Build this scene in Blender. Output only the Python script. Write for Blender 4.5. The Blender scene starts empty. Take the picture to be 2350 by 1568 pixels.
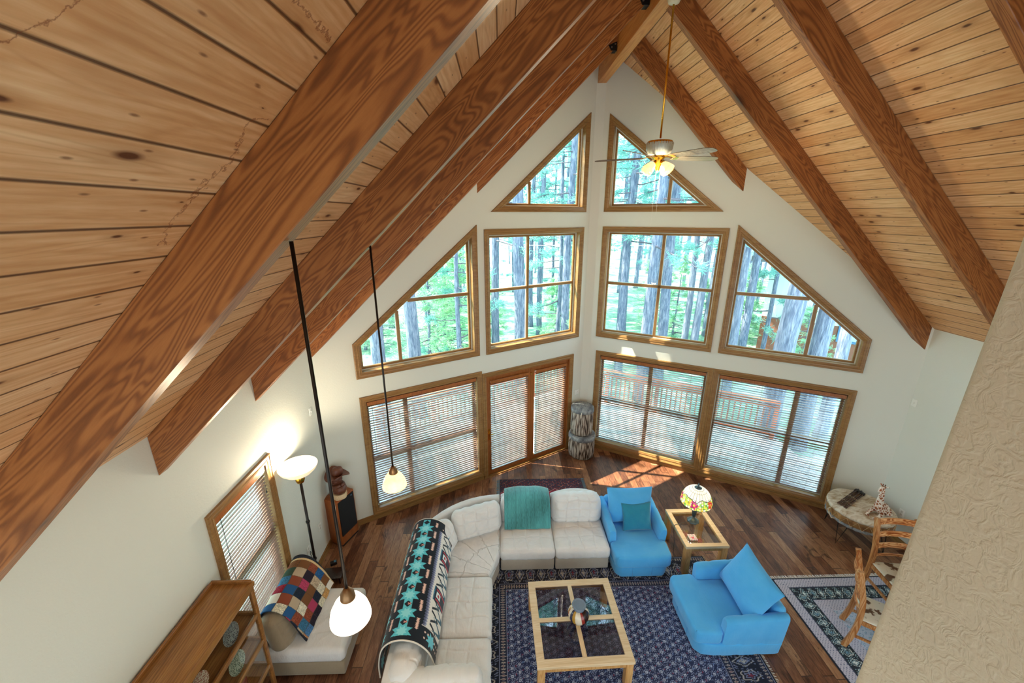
import bpy, bmesh, math, random
import numpy as np
from mathutils import Vector, Matrix, geometry
PI = math.pi
SC = bpy.context.scene
COL = SC.collection
random.seed(7)

# ------------------------------------------------------------------ camera
cam_d = bpy.data.cameras.new('camera'); cam = bpy.data.objects.new('camera', cam_d); COL.objects.link(cam)
cam_d.sensor_fit = 'HORIZONTAL'; cam_d.sensor_width = 36.0
cam_d.lens = 930.6 / 2350 * 36.0
cam_d.clip_start = 0.05; cam_d.clip_end = 300
PITCH = math.atan2(293, 930.6); YAW = math.atan2(29.0, 930.6 / math.cos(PITCH))
cam.location = (0, 0, 5.0)
cam.rotation_euler = (PI / 2 - PITCH, 0, -YAW)
SC.camera = cam

# ------------------------------------------------------------------ world, sun, big lights, exposure
SKY_STRENGTH = 7.0
wd = bpy.data.worlds.new('world'); SC.world = wd; wd.use_nodes = True
nt = wd.node_tree; nt.nodes.clear()
o_ = nt.nodes.new('ShaderNodeOutputWorld'); bg = nt.nodes.new('ShaderNodeBackground')
tc = nt.nodes.new('ShaderNodeTexCoord'); sx = nt.nodes.new('ShaderNodeSeparateXYZ')
rp = nt.nodes.new('ShaderNodeValToRGB')
rp.color_ramp.elements[0].position = 0.0; rp.color_ramp.elements[0].color = (0.72, 0.93, 1.0, 1)
rp.color_ramp.elements[1].position = 1.0; rp.color_ramp.elements[1].color = (0.45, 0.70, 1.0, 1)
nt.links.new(tc.outputs['Generated'], sx.inputs[0]); nt.links.new(sx.outputs['Z'], rp.inputs[0])
nt.links.new(rp.outputs[0], bg.inputs[0]); bg.inputs[1].default_value = SKY_STRENGTH
nt.links.new(bg.outputs[0], o_.inputs[0])

def lamp(name, kind, loc, energy, color=(1, 1, 1), **kw):
    d = bpy.data.lights.new(name, kind); d.energy = energy; d.color = color
    for k, v in kw.items():
        if k != 'direction': setattr(d, k, v)
    o = bpy.data.objects.new(name, d); COL.objects.link(o); o.location = loc
    if 'direction' in kw: o.rotation_euler = Vector(kw['direction']).to_track_quat('-Z', 'Y').to_euler()
    return o
SUN_DIR = (0.974, -0.225, -1.52)
lamp('sun', 'SUN', (-20, 10, 30), 22.0, (1.0, 0.90, 0.74), angle=0.009, direction=SUN_DIR)
# added fill light at loft height behind the camera, not from any window
lamp('loft_fill_light', 'AREA', (1.8, -0.9, 5.4), 22, (1.0, 0.96, 0.90), shape='RECTANGLE', size=5.0, size_y=2.6, direction=(0, 1, -0.12))
# added cool fill light below the camera, brightening floor, furniture and lower walls
lamp('main_floor_fill_light', 'AREA', (1.8, -0.9, 1.75), 165, (0.80, 0.93, 1.0), shape='RECTANGLE', size=8.8, size_y=3.2, direction=(0, 1, 0.05))

SC.view_settings.view_transform = 'Standard'; SC.view_settings.look = 'None'
SC.view_settings.gamma = 1.0; SC.view_settings.use_curve_mapping = False
SC.view_settings.exposure = 0.34
SC.cycles.max_bounces = 8; SC.cycles.transparent_max_bounces = 16
SC.cycles.diffuse_bounces = 5; SC.cycles.glossy_bounces = 4; SC.cycles.transmission_bounces = 6
SC.cycles.sample_clamp_indirect = 6.0; SC.cycles.caustics_reflective = False; SC.cycles.caustics_refractive = False

# ------------------------------------------------------------------ materials
def lin(c):
    if isinstance(c, str): c = tuple(int(c[i:i + 2], 16) for i in (0, 2, 4))
    return tuple(((x / 255) / 12.92 if x / 255 <= 0.04045 else ((x / 255 + 0.055) / 1.055) ** 2.4) for x in c)
def rgba(c): return (*lin(c), 1)

class NB:
    """small node builder"""
    def __init__(s, name):
        s.m = bpy.data.materials.new(name); s.m.use_nodes = True
        s.t = s.m.node_tree; s.t.nodes.clear()
        s.out = s.t.nodes.new('ShaderNodeOutputMaterial')
    def n(s, typ, ins=None, **props):
        nd = s.t.nodes.new('ShaderNode' + typ)
        for k, v in props.items(): setattr(nd, k, v)
        if ins:
            for k, v in ins.items(): s.put(nd.inputs[k], v)
        return nd
    def put(s, sock, v):
        if isinstance(v, bpy.types.NodeSocket): s.t.links.new(v, sock)
        elif isinstance(v, (tuple, list)) and len(v) == 3 and sock.type == 'RGBA': sock.default_value = (*v, 1)
        else: sock.default_value = v
    def math(s, op, a, b=0.0, c=None):
        nd = s.t.nodes.new('ShaderNodeMath'); nd.operation = op
        s.put(nd.inputs[0], a); s.put(nd.inputs[1], b)
        if c is not None: s.put(nd.inputs[2], c)
        return nd.outputs[0]
    def coord(s, which='Object'): return s.n('TexCoord').outputs[which]
    def mapping(s, vec, scale=(1, 1, 1), loc=(0, 0, 0), rot=(0, 0, 0)):
        nd = s.n('Mapping'); s.t.links.new(vec, nd.inputs[0])
        nd.inputs['Scale'].default_value = scale; s.put(nd.inputs['Location'], loc); nd.inputs['Rotation'].default_value = rot
        return nd.outputs[0]
    def noise(s, vec, scale, detail=4, rough=0.55, dist=0.0):
        nd = s.n('TexNoise', {'Vector': vec, 'Scale': scale, 'Detail': detail, 'Roughness': rough, 'Distortion': dist}); return nd
    def ramp(s, fac, stops, interp='LINEAR'):
        nd = s.n('ValToRGB'); cr = nd.color_ramp; cr.interpolation = interp
        while len(cr.elements) < len(stops): cr.elements.new(0.5)
        for e, (p, c) in zip(cr.elements, stops):
            e.position = p; e.color = (*c, 1) if len(c) == 3 else c
        s.put(nd.inputs[0], fac); return nd.outputs[0]
    def mix(s, fac, a, b, blend='MIX'):
        nd = s.n('MixRGB', blend_type=blend); s.put(nd.inputs[0], fac); s.put(nd.inputs[1], a); s.put(nd.inputs[2], b); return nd.outputs[0]
    def bump(s, h, strength=0.3, dist=0.01):
        return s.n('Bump', {'Height': h, 'Strength': strength, 'Distance': dist}).outputs[0]
    def bsdf(s, color, rough=0.5, spec=0.5, metal=0.0, normal=None, **ins):
        p = s.n('BsdfPrincipled'); s.put(p.inputs['Base Color'], color); s.put(p.inputs['Roughness'], rough)
        p.inputs['Specular IOR Level'].default_value = spec; s.put(p.inputs['Metallic'], metal)
        if normal is not None: s.t.links.new(normal, p.inputs['Normal'])
        for k, v in ins.items(): s.put(p.inputs[k.replace('_', ' ')], v)
        s.t.links.new(p.outputs[0], s.out.inputs[0]); s.p = p
        return s.m

MATS = {}
def plain(name, col, rough=0.5, metal=0.0, spec=0.5, var=0.08, bscale=40, bstr=0.1, **kw):
    if name in MATS: return MATS[name]
    b = NB(name); co = b.coord(); nz = b.noise(co, bscale, 3)
    c = lin(col); lo = tuple(x * (1 - var) for x in c); hi = tuple(min(1, x * (1 + var)) for x in c)
    MATS[name] = b.bsdf(b.mix(nz.outputs[0], lo, hi), rough, spec, metal, b.bump(nz.outputs[0], bstr, 0.003), **kw)
    return MATS[name]

def wood(name, dark, mid, light, axis=0, scale=1.0, rough=0.45, knots=0.0, grain=1.0, spec=0.4, knotcol=None, kscale=1.6, stretch=0.06, coat=0.0, amp=0.14):
    if name in MATS: return MATS[name]
    b = NB(name)
    rnd = b.n('ObjectInfo').outputs['Random']
    off = b.n('CombineXYZ', {0: b.math('MULTIPLY', rnd, 37.0), 1: b.math('MULTIPLY', rnd, 11.0), 2: b.math('MULTIPLY', rnd, 23.0)}).outputs[0]
    sc = [scale] * 3; sc[axis] = scale * stretch
    co = b.n('VectorMath', {0: b.coord(), 1: off}, operation='ADD').outputs[0]
    st = b.mapping(co, tuple(sc))
    fine = b.noise(st, 90, 5, 0.7).outputs[0]
    body = b.noise(st, 4.5 * grain, 2, 0.45, 0.5).outputs[0]
    wv = b.math('ADD', 0.5, b.math('MULTIPLY', 0.5, b.math('SINE', b.math('MULTIPLY', body, 115.0))))
    wv = b.math('POWER', wv, 1.6)
    big = b.noise(st, 5, 3, 0.5, 1.0).outputs[0]
    f = b.math('ADD', b.math('ADD', 0.17 - amp / 2, b.math('MULTIPLY', wv, amp)), b.math('ADD', b.math('MULTIPLY', fine, 0.32), b.math('MULTIPLY', big, 0.40)))
    col = b.ramp(f, [(0.28, lin(light)), (0.52, lin(mid)), (0.80, lin(dark))])
    if knots > 0:
        ks = [kscale] * 3; ks[axis] = kscale * 0.55
        kv = b.mapping(co, tuple(ks))
        vor = b.n('TexVoronoi', {'Vector': kv, 'Scale': 1.0, 'Randomness': 1.0}); d = vor.outputs['Distance']
        rr = b.n('SeparateColor', {0: vor.outputs['Color']}).outputs[0]
        th = b.math('MULTIPLY', rr, 0.10 * knots)
        k = b.math('SUBTRACT', 1.0, b.n('MapRange', {0: d, 1: b.math('MULTIPLY', th, 0.5), 2: th}).outputs[0])
        ring = b.n('MapRange', {0: d, 1: th, 2: b.math('MULTIPLY', th, 3.0), 3: 0.45, 4: 0.0}).outputs[0]
        col = b.mix(ring, col, lin(dark)); col = b.mix(b.math('MULTIPLY', k, 0.85), col, lin(knotcol or '2a150a'))
    MATS[name] = b.bsdf(col, rough, spec, 0, b.bump(fine, 0.15, 0.003), Coat_Weight=coat, Coat_Roughness=0.35)
    return MATS[name]

def paint_mat(name, rough=0.9, bscale=300, bstr=0.2, spec=0.2, nvar=0.15, sheen=0.0):
    """colour comes from the woven / printed pattern computed on the mesh (attribute 'col')"""
    if name in MATS: return MATS[name]
    b = NB(name); at = b.n('Attribute', attribute_name='col'); nz = b.noise(b.coord(), bscale, 2).outputs[0]
    c = b.mix(nvar, at.outputs['Color'], b.mix(nz, (0.2, 0.2, 0.2), (1.0, 1.0, 1.0)), 'MULTIPLY')
    kw = {}
    if sheen: kw['Sheen_Weight'] = sheen
    MATS[name] = b.bsdf(c, rough, spec, 0, b.bump(nz, bstr, 0.002), **kw); return MATS[name]

def wall_paint(name, col, bscale=55, bstr=0.25, bdist=0.004, swirl=False):
    b = NB(name); co = b.coord()
    if swirl:
        n1 = b.noise(co, 24, 2, 0.5, 2.2).outputs[0]; n2 = b.noise(co, 70, 3, 0.6, 1.0).outputs[0]
        h = b.math('ADD', b.n('MapRange', {0: n1, 1: 0.42, 2: 0.62}).outputs[0], b.math('MULTIPLY', n2, 0.5))
    else: h = b.noise(co, bscale, 3, 0.5, 0.6).outputs[0]
    return b.bsdf(lin(col), 0.65 if not swirl else 0.55, 0.3, 0, b.bump(h, bstr, bdist))

M_WALL = wall_paint('wall_paint', 'd8dad1', 45, 0.35, 0.004)
M_NEARWALL = wall_paint('textured_wall_paint', 'cbc4b2', swirl=True, bstr=0.42, bdist=0.0035)
M_BEAM = wood('beam_wood', '663818', '8c5327', 'ab6e3a', 0, 1.0, 0.4, knots=1.6, grain=1.6, stretch=0.10, coat=0.12, amp=0.30, kscale=1.5, knotcol='3a1c0e')
M_TRIM = wood('trim_wood', '6e4c28', '8e683c', 'a98655', 0, 2.0, 0.35, knots=0.35, kscale=2.5)
M_TRIMV = wood('trim_wood_upright', '6e4c28', '8e683c', 'a98655', 1, 2.0, 0.35, knots=0.35, kscale=2.5)
M_DOORWOOD = wood('door_wood', '7a421c', '98592a', 'ad6c38', 1, 2.0, 0.35)
M_PINE = wood('pine_table_wood', 'c4a074', 'ddc29a', 'ecd8b6', 0, 2.0, 0.4, knots=0.3, kscale=3)
M_OAK = wood('oak_cabinet_wood', '5f3a1a', '8a5a2c', 'a8773e', 1, 2.0, 0.3, grain=0.8)
M_ROSE = wood('dining_chair_wood', '7a3a1c', 'b0743e', 'dcb486', 2, 3.0, 0.3, grain=0.7, amp=0.2)
M_LINER = plain('white_window_liner', 'd9dcd4', 0.5)
M_BRASS = plain('polished_brass', 'd9a23a', 0.18, 1.0)
M_BRONZE = plain('dark_bronze_metal', '2a2522', 0.35, 0.7)
M_NICKEL = plain('brushed_bronze_cap', '8b6a4a', 0.35, 0.8)
M_BLACK = plain('black_plastic', '15151a', 0.45)
M_STEEL = plain('black_steel_plate', '101014', 0.5, 0.4)
M_WHITEPL = plain('white_plastic', 'e6e6e0', 0.4)

def glass_mat(name, tint=(0.96, 0.99, 0.98), refl=1.0):
    b = NB(name)
    fc = b.n('LayerWeight', {'Blend': 0.5}).outputs['Facing']; lw = b.math('ADD', 0.03, b.math('MULTIPLY', b.math('POWER', fc, 5.0), 0.9))
    tr = b.n('BsdfTransparent', {'Color': tint}); gl = b.n('BsdfGlossy', {'Color': (1, 1, 1), 'Roughness': 0.0})
    nz = b.noise(b.coord(), 0.8, 1).outputs[0]
    mx = b.n('MixShader', {0: b.math('MULTIPLY', b.math('MULTIPLY', lw, refl), b.math('ADD', 0.9, b.math('MULTIPLY', nz, 0.2)))})
    b.t.links.new(tr.outputs[0], mx.inputs[1]); b.t.links.new(gl.outputs[0], mx.inputs[2]); b.t.links.new(mx.outputs[0], b.out.inputs[0])
    return b.m
M_GLASS = glass_mat('window_glass', refl=0.35)
M_TABLEGLASS = glass_mat('smoked_table_glass', (0.66, 0.62, 0.66), 1.8)
M_CLEARGLASS = glass_mat('cabinet_glass', (0.95, 0.96, 0.96), 1.2)

def glow_glass(name, col, strength, edge='ffd9a0'):
    b = NB(name); nz = b.noise(b.coord(), 9, 3).outputs[0]
    c = b.mix(nz, lin(col), lin(edge))
    return b.bsdf(c, 0.35, 0.5, 0, None, Emission_Color=c, Emission_Strength=strength)

def slat_mat():
    b = NB('blind_slat_wood'); co = b.mapping(b.coord(), (2, 40, 40)); nz = b.noise(co, 8, 4).outputs[0]
    return b.bsdf(b.mix(nz, lin('785a4c'), lin('967868')), 0.25, 0.5, 0, None, IOR=2.0, Coat_Weight=1.0, Coat_Roughness=0.2, Coat_IOR=2.1)
M_SLAT = slat_mat()

def plank_ceiling():
    b = NB('tongue_and_groove_boards'); co = b.coord(); xyz = b.n('SeparateXYZ', {0: co})
    W = 0.1485
    u = b.math('DIVIDE', xyz.outputs[0], W); row = b.math('FLOOR', u); fr = b.math('FRACT', u)
    wn = b.n('TexWhiteNoise', {'W': row}, noise_dimensions='1D'); r = wn.outputs['Value']
    yy = b.math('ADD', xyz.outputs[1], b.math('MULTIPLY', r, 31.0))
    v3 = b.n('CombineXYZ', {0: b.math('ADD', xyz.outputs[0], b.math('MULTIPLY', r, 7.0)), 1: yy, 2: r}).outputs[0]
    st = b.mapping(v3, (1.0, 0.09, 1.0))
    fine = b.noise(st, 70, 5, 0.6).outputs[0]; big = b.noise(st, 9, 3, 0.6, 2.2).outputs[0]
    wv = b.n('TexWave', {'Vector': st, 'Scale': 9.0, 'Distortion': 9.0, 'Detail': 2, 'Detail Scale': 0.7}, bands_direction='X').outputs['Fac']
    f = b.math('ADD', b.math('ADD', b.math('MULTIPLY', big, 0.42), b.math('MULTIPLY', fine, 0.42)), b.math('ADD', b.math('MULTIPLY', wv, 0.09), b.math('MULTIPLY', r, 0.22)))
    col = b.ramp(f, [(0.28, lin('bf8450')), (0.5, lin('d6a270')), (0.68, lin('e4b88a')), (0.9, lin('f0d2a6'))])
    body = b.noise(st, 5.0, 2, 0.4, 0.5).outputs[0]; ringl = b.math('POWER', b.math('ADD', 0.5, b.math('MULTIPLY', 0.5, b.math('SINE', b.math('MULTIPLY', body, 120.0)))), 3.0)
    col = b.mix(b.math('MULTIPLY', ringl, 0.28), col, lin('b57a46'))
    pk = b.n('TexVoronoi', {'Vector': b.mapping(v3, (16.0, 5.0, 1)), 'Scale': 1.0}, voronoi_dimensions='2D'); pr = b.n('SeparateColor', {0: pk.outputs['Color']}).outputs[1]
    col = b.mix(b.math('MULTIPLY', b.math('GREATER_THAN', pr, 0.72), b.n('MapRange', {0: pk.outputs['Distance'], 1: 0.03, 2: 0.09, 3: 0.75, 4: 0.0}).outputs[0]), col, lin('6e3c1c'))
    # knots
    kv = b.mapping(v3, (6.0, 2.0, 1)); vor = b.n('TexVoronoi', {'Vector': kv, 'Scale': 1.0}, voronoi_dimensions='2D'); d = vor.outputs['Distance']
    rr = b.n('SeparateColor', {0: vor.outputs['Color']}); th = b.n('MapRange', {0: rr.outputs[0], 1: 0.35, 2: 1.0, 3: 0.0, 4: 0.115}).outputs[0]
    k = b.n('MapRange', {0: d, 1: b.math('MULTIPLY', th, 0.45), 2: b.math('ADD', th, 0.001), 3: 1.0, 4: 0.0}).outputs[0]
    halo = b.n('MapRange', {0: d, 1: th, 2: b.math('ADD', b.math('MULTIPLY', th, 3.0), 0.001), 3: 0.4, 4: 0.0}).outputs[0]
    col = b.mix(b.math('MULTIPLY', halo, b.math('GREATER_THAN', th, 0.01)), col, lin('a06a38')); col = b.mix(b.math('MULTIPLY', k, b.math('GREATER_THAN', th, 0.01)), col, lin('5e3216'))
    # grooves
    e = b.math('MINIMUM', fr, b.math('SUBTRACT', 1.0, fr)); g = b.n('MapRange', {0: e, 1: 0.012, 2: 0.045, 3: 1.0, 4: 0.0}).outputs[0]
    col = b.mix(b.math('MULTIPLY', g, 0.9), col, lin('4a2810'))
    # water stain lines on the lowest rows of the left slope
    sn = b.math('ADD', b.noise(b.mapping(co, (2.2, 1.3, 1)), 1.1, 1, 0.4, 0.5).outputs[0], b.math('MULTIPLY', b.noise(co, 45, 3, .6).outputs[0], 0.06))
    ln = b.n('MapRange', {0: b.math('ABSOLUTE', b.math('SUBTRACT', sn, 0.54)), 1: 0.0, 2: 0.005, 3: 1.0, 4: 0.0}).outputs[0]
    zone = b.math('MULTIPLY', b.math('GREATER_THAN', xyz.outputs[0], 3.2), b.math('MULTIPLY', b.math('LESS_THAN', xyz.outputs[0], 4.1), b.math('LESS_THAN', xyz.outputs[1], 1.47)))
    atl = b.n('Attribute', attribute_name='stained').outputs['Fac']
    col = b.mix(b.math('MULTIPLY', b.math('MULTIPLY', b.math('MULTIPLY', ln, zone), atl), 0.75), col, lin('7a3c18'))
    h = b.math('SUBTRACT', b.math('MULTIPLY', fine, 0.15), b.math('MULTIPLY', g, 1.0))
    return b.bsdf(col, 0.42, 0.4, 0, b.bump(h, 0.6, 0.006))
M_CEIL = plank_ceiling()

def plank_floor():
    b = NB('hand_scraped_floor_boards'); xyz = b.n('SeparateXYZ', {0: b.coord()})
    W = 0.125
    u = b.math('DIVIDE', xyz.outputs[0], W); row = b.math('FLOOR', u); fu = b.math('FRACT', u)
    r = b.n('TexWhiteNoise', {'W': row}, noise_dimensions='1D').outputs['Value']
    v = b.math('ADD', b.math('DIVIDE', xyz.outputs[1], 1.15), b.math('MULTIPLY', r, 17.3)); cell = b.math('FLOOR', v); fv = b.math('FRACT', v)
    idv = b.n('CombineXYZ', {0: row, 1: cell, 2: 0.0}).outputs[0]; wn = b.n('TexWhiteNoise', {'Vector': idv}, noise_dimensions='2D'); r2 = wn.outputs['Value']
    v3 = b.n('CombineXYZ', {0: b.math('ADD', xyz.outputs[0], b.math('MULTIPLY', r2, 9.0)), 1: b.math('ADD', xyz.outputs[1], b.math('MULTIPLY', r2, 13.0)), 2: 0.0}).outputs[0]
    st = b.mapping(v3, (1, 0.12, 1)); fine = b.noise(st, 60, 6, 0.7).outputs[0]; big = b.noise(b.mapping(v3, (1, 0.3, 1)), 7, 4, 0.6, 1.5).outputs[0]
    f = b.math('ADD', b.math('MULTIPLY', r2, 0.26), b.math('ADD', b.math('MULTIPLY', fine, 0.50), b.math('MULTIPLY', big, 0.36)))
    col = b.ramp(f, [(0.34, lin('301a14')), (0.46, lin('643e2b')), (0.58, lin('83583e')), (0.70, lin('a47a5a')), (0.85, lin('bb9474'))])
    dk = b.n('MapRange', {0: b.noise(b.mapping(v3, (1, 0.35, 1)), 5, 5, 0.7, 1.0).outputs[0], 1: 0.58, 2: 0.66}).outputs[0]
    col = b.mix(b.math('MULTIPLY', dk, 0.75), col, lin('2c1812'))
    e = b.math('MINIMUM', fu, b.math('SUBTRACT', 1.0, fu)); g1 = b.n('MapRange', {0: e, 1: 0.01, 2: 0.03, 3: 1.0, 4: 0.0}).outputs[0]
    e2 = b.math('MINIMUM', fv, b.math('SUBTRACT', 1.0, fv)); g2 = b.n('MapRange', {0: e2, 1: 0.002, 2: 0.006, 3: 1.0, 4: 0.0}).outputs[0]
    g = b.math('MAXIMUM', g1, g2); col = b.mix(b.math('MULTIPLY', g, 0.8), col, lin('1e100c'))
    h = b.math('SUBTRACT', b.math('MULTIPLY', big, 0.4), g)
    return b.bsdf(col, b.math('ADD', 0.22, b.math('MULTIPLY', fine, 0.2)), 0.5, 0, b.bump(h, 0.35, 0.004))
M_FLOOR = plank_floor()

# ------------------------------------------------------------------ object helpers
def link(o): COL.objects.link(o); return o
def tag(o, label, cat, group=None, kind=None):
    o['label'] = label; o['category'] = cat
    if group: o['group'] = group
    if kind: o['kind'] = kind
    return o
def empty(name, loc=(0, 0, 0), rot=0.0, mat=None):
    o = bpy.data.objects.new(name, None); o.empty_display_size = 0.1; link(o)
    if mat is not None: o.matrix_world = mat
    else: o.location = loc; o.rotation_euler = (0, 0, rot)
    return o
def add(name, bm, mat, parent=None, smooth=False, mats=None, angle=None):
    me = bpy.data.meshes.new(name)
    bmesh.ops.recalc_face_normals(bm, faces=bm.faces[:])
    if smooth:
        for f in bm.faces: f.smooth = True
        if angle:
            for e in bm.edges:
                if len(e.link_faces) == 2 and e.calc_face_angle(0) > angle: e.smooth = False
    bm.to_mesh(me); bm.free()
    for m in (mats or [mat]): me.materials.append(m)
    o = link(bpy.data.objects.new(name, me)); o.parent = parent
    return o
def box(bm, c, s, rot=None, bev=0.0, seg=2):
    """box centred at c with full size s"""
    m = Matrix.Translation(c) @ (rot.to_4x4() if rot is not None else Matrix()) @ Matrix.Diagonal((*s, 1))
    r = bmesh.ops.create_cube(bm, size=1.0, matrix=m)
    if bev > 0:
        es = list({e for v in r['verts'] for e in v.link_edges})
        bmesh.ops.bevel(bm, geom=es, offset=bev, segments=seg, profile=0.5, affect='EDGES')
    return bm
def boxo(name, c, s, mat, parent=None, rot=None, bev=0.0, seg=2):
    return add(name, box(bmesh.new(), c, s, rot, bev, seg), mat, parent, smooth=bev > 0, angle=0.9)
def frames(pts):
    pts = [Vector(p) for p in pts]; n = len(pts); T = []
    for i in range(n):
        a = pts[max(0, i - 1)]; b = pts[min(n - 1, i + 1)]; T.append((b - a).normalized())
    up = Vector((0, 0, 1)) if abs(T[0].z) < 0.9 else Vector((1, 0, 0))
    N = [(up - T[0] * up.dot(T[0])).normalized()]
    for i in range(1, n):
        v = N[-1] - T[i] * N[-1].dot(T[i]); N.append(v.normalized())
    return pts, T, N
def tube(bm, pts, rad, seg=10, cap=True, flat=1.0):
    pts, T, N = frames(pts); n = len(pts)
    if not hasattr(rad, '__len__'): rad = [rad] * n
    rings = []
    for i in range(n):
        B = T[i].cross(N[i]); ring = []
        for k in range(seg):
            a = 2 * PI * k / seg
            ring.append(bm.verts.new(pts[i] + N[i] * math.cos(a) * rad[i] + B * math.sin(a) * rad[i] * flat))
        rings.append(ring)
    for i in range(n - 1):
        for k in range(seg):
            bm.faces.new((rings[i][k], rings[i][(k + 1) % seg], rings[i + 1][(k + 1) % seg], rings[i + 1][k]))
    if cap: bm.faces.new(rings[0][::-1]); bm.faces.new(rings[-1])
    return bm
def bar(bm, pts, w, h, up=(0, 0, 1)):
    """rectangular section swept along pts; w across, h along up"""
    pts = [Vector(p) for p in pts]; rings = []
    for i, p in enumerate(pts):
        t = (pts[min(len(pts) - 1, i + 1)] - pts[max(0, i - 1)]).normalized()
        s = t.cross(Vector(up)).normalized(); u = s.cross(t).normalized()
        rings.append([bm.verts.new(p + s * a * w / 2 + u * b_ * h / 2) for a, b_ in ((-1, -1), (1, -1), (1, 1), (-1, 1))])
    for i in range(len(pts) - 1):
        for k in range(4): bm.faces.new((rings[i][k], rings[i][(k + 1) % 4], rings[i + 1][(k + 1) % 4], rings[i + 1][k]))
    bm.faces.new(rings[0][::-1]); bm.faces.new(rings[-1]); return bm
def lathe(bm, prof, seg=32, c=(0, 0, 0), wob=None):
    rings = []
    for r, z in prof:
        ring = []
        for k in range(seg):
            a = 2 * PI * k / seg; rr = r * (wob(a, z) if wob else 1.0)
            ring.append(bm.verts.new((c[0] + rr * math.cos(a), c[1] + rr * math.sin(a), c[2] + z)))
        rings.append(ring)
    for i in range(len(prof) - 1):
        for k in range(seg): bm.faces.new((rings[i][k], rings[i][(k + 1) % seg], rings[i + 1][(k + 1) % seg], rings[i + 1][k]))
    if prof[0][0] > 1e-4: bm.faces.new(rings[0][::-1])
    if prof[-1][0] > 1e-4: bm.faces.new(rings[-1])
    return bm
def blob(bm, c, r, rot=None, u=16, v=10):
    m = Matrix.Translation(c) @ (rot.to_4x4() if rot is not None else Matrix()) @ Matrix.Diagonal((*r, 1))
    bmesh.ops.create_uvsphere(bm, u_segments=u, v_segments=v, radius=1.0, matrix=m); return bm
def extrude_poly(bm, poly, z0, z1, bev=0.0, seg=3):
    vs = [bm.verts.new((x, y, z0)) for x, y in poly]; f = bm.faces.new(vs)
    r = bmesh.ops.extrude_face_region(bm, geom=[f]); nv = [g for g in r['geom'] if isinstance(g, bmesh.types.BMVert)]
    for v in nv: v.co.z = z1
    if bev > 0:
        es = list({e for v in vs + nv for e in v.link_edges})
        bmesh.ops.bevel(bm, geom=es, offset=bev, segments=seg, profile=0.5, affect='EDGES')
    return bm
def inset(poly, w):
    """inset a ccw convex polygon; w may be a number or one width per edge (edge i = i -> i+1)"""
    n = len(poly); ws = w if hasattr(w, '__len__') else [w] * n; L = []
    for i in range(n):
        a = Vector(poly[i]); b = Vector(poly[(i + 1) % n]); d = (b - a).normalized(); nn = Vector((-d.y, d.x))
        L.append((a + nn * ws[i], d))
    out = []
    for i in range(n):
        p, d = L[i - 1]; q, e = L[i]; den = d.x * e.y - d.y * e.x; t = ((q.x - p.x) * e.y - (q.y - p.y) * e.x) / den
        out.append((p.x + d.x * t, p.y + d.y * t))
    return out
def ringloft(bm, poly, prof, closed=False, per=None):
    loops = []
    for w, z in prof:
        ww = w if per is None else [w * f for f in per]
        loops.append([bm.verts.new((x, y, z)) for x, y in inset(poly, ww)])
    m = len(loops); n = len(poly)
    for i in range(m if closed else m - 1):
        a = loops[i]; b = loops[(i + 1) % m]
        for k in range(n): bm.faces.new((a[k], a[(k + 1) % n], b[(k + 1) % n], b[k]))
    return bm
def frame_mat(origin, X, Y=(0, 0, 1)):
    X = Vector(X).normalized(); Y = Vector(Y).normalized(); Z = X.cross(Y)
    m = Matrix.Identity(4)
    for i in range(3): m[i][0] = X[i]; m[i][1] = Y[i]; m[i][2] = Z[i]; m[i][3] = origin[i]
    return m
def poly_plate(name, poly, holes, z0, z1, mat, parent=None):
    cu = bpy.data.curves.new(name, 'CURVE'); cu.dimensions = '2D'; cu.fill_mode = 'BOTH'; cu.extrude = (z1 - z0) / 2
    for pl in [poly] + holes:
        sp = cu.splines.new('POLY'); sp.points.add(len(pl) - 1); sp.use_cyclic_u = True
        for p, (x, y) in zip(sp.points, pl): p.co = (x, y, 0, 1)
    tmp = bpy.data.objects.new('tmp', cu); link(tmp); dg = bpy.context.evaluated_depsgraph_get(); dg.update()
    me = bpy.data.meshes.new_from_object(tmp.evaluated_get(dg)); bpy.data.objects.remove(tmp); bpy.data.curves.remove(cu)
    me.transform(Matrix.Translation((0, 0, (z0 + z1) / 2))); me.name = name; me.materials.clear(); me.materials.append(mat)
    o = link(bpy.data.objects.new(name, me)); o.parent = parent; return o
def copy_tree(o, parent=None):
    c = o.copy(); link(c); c.parent = parent
    for ch in [x for x in COL.objects if x.parent == o]: copy_tree(ch, c)
    return c
def setcol(me, cols):
    at = me.color_attributes.new('col', 'FLOAT_COLOR', 'POINT')
    a = np.ones((len(me.vertices), 4), dtype=np.float32); a[:, :3] = cols; at.data.foreach_set('color', a.ravel())
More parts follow.
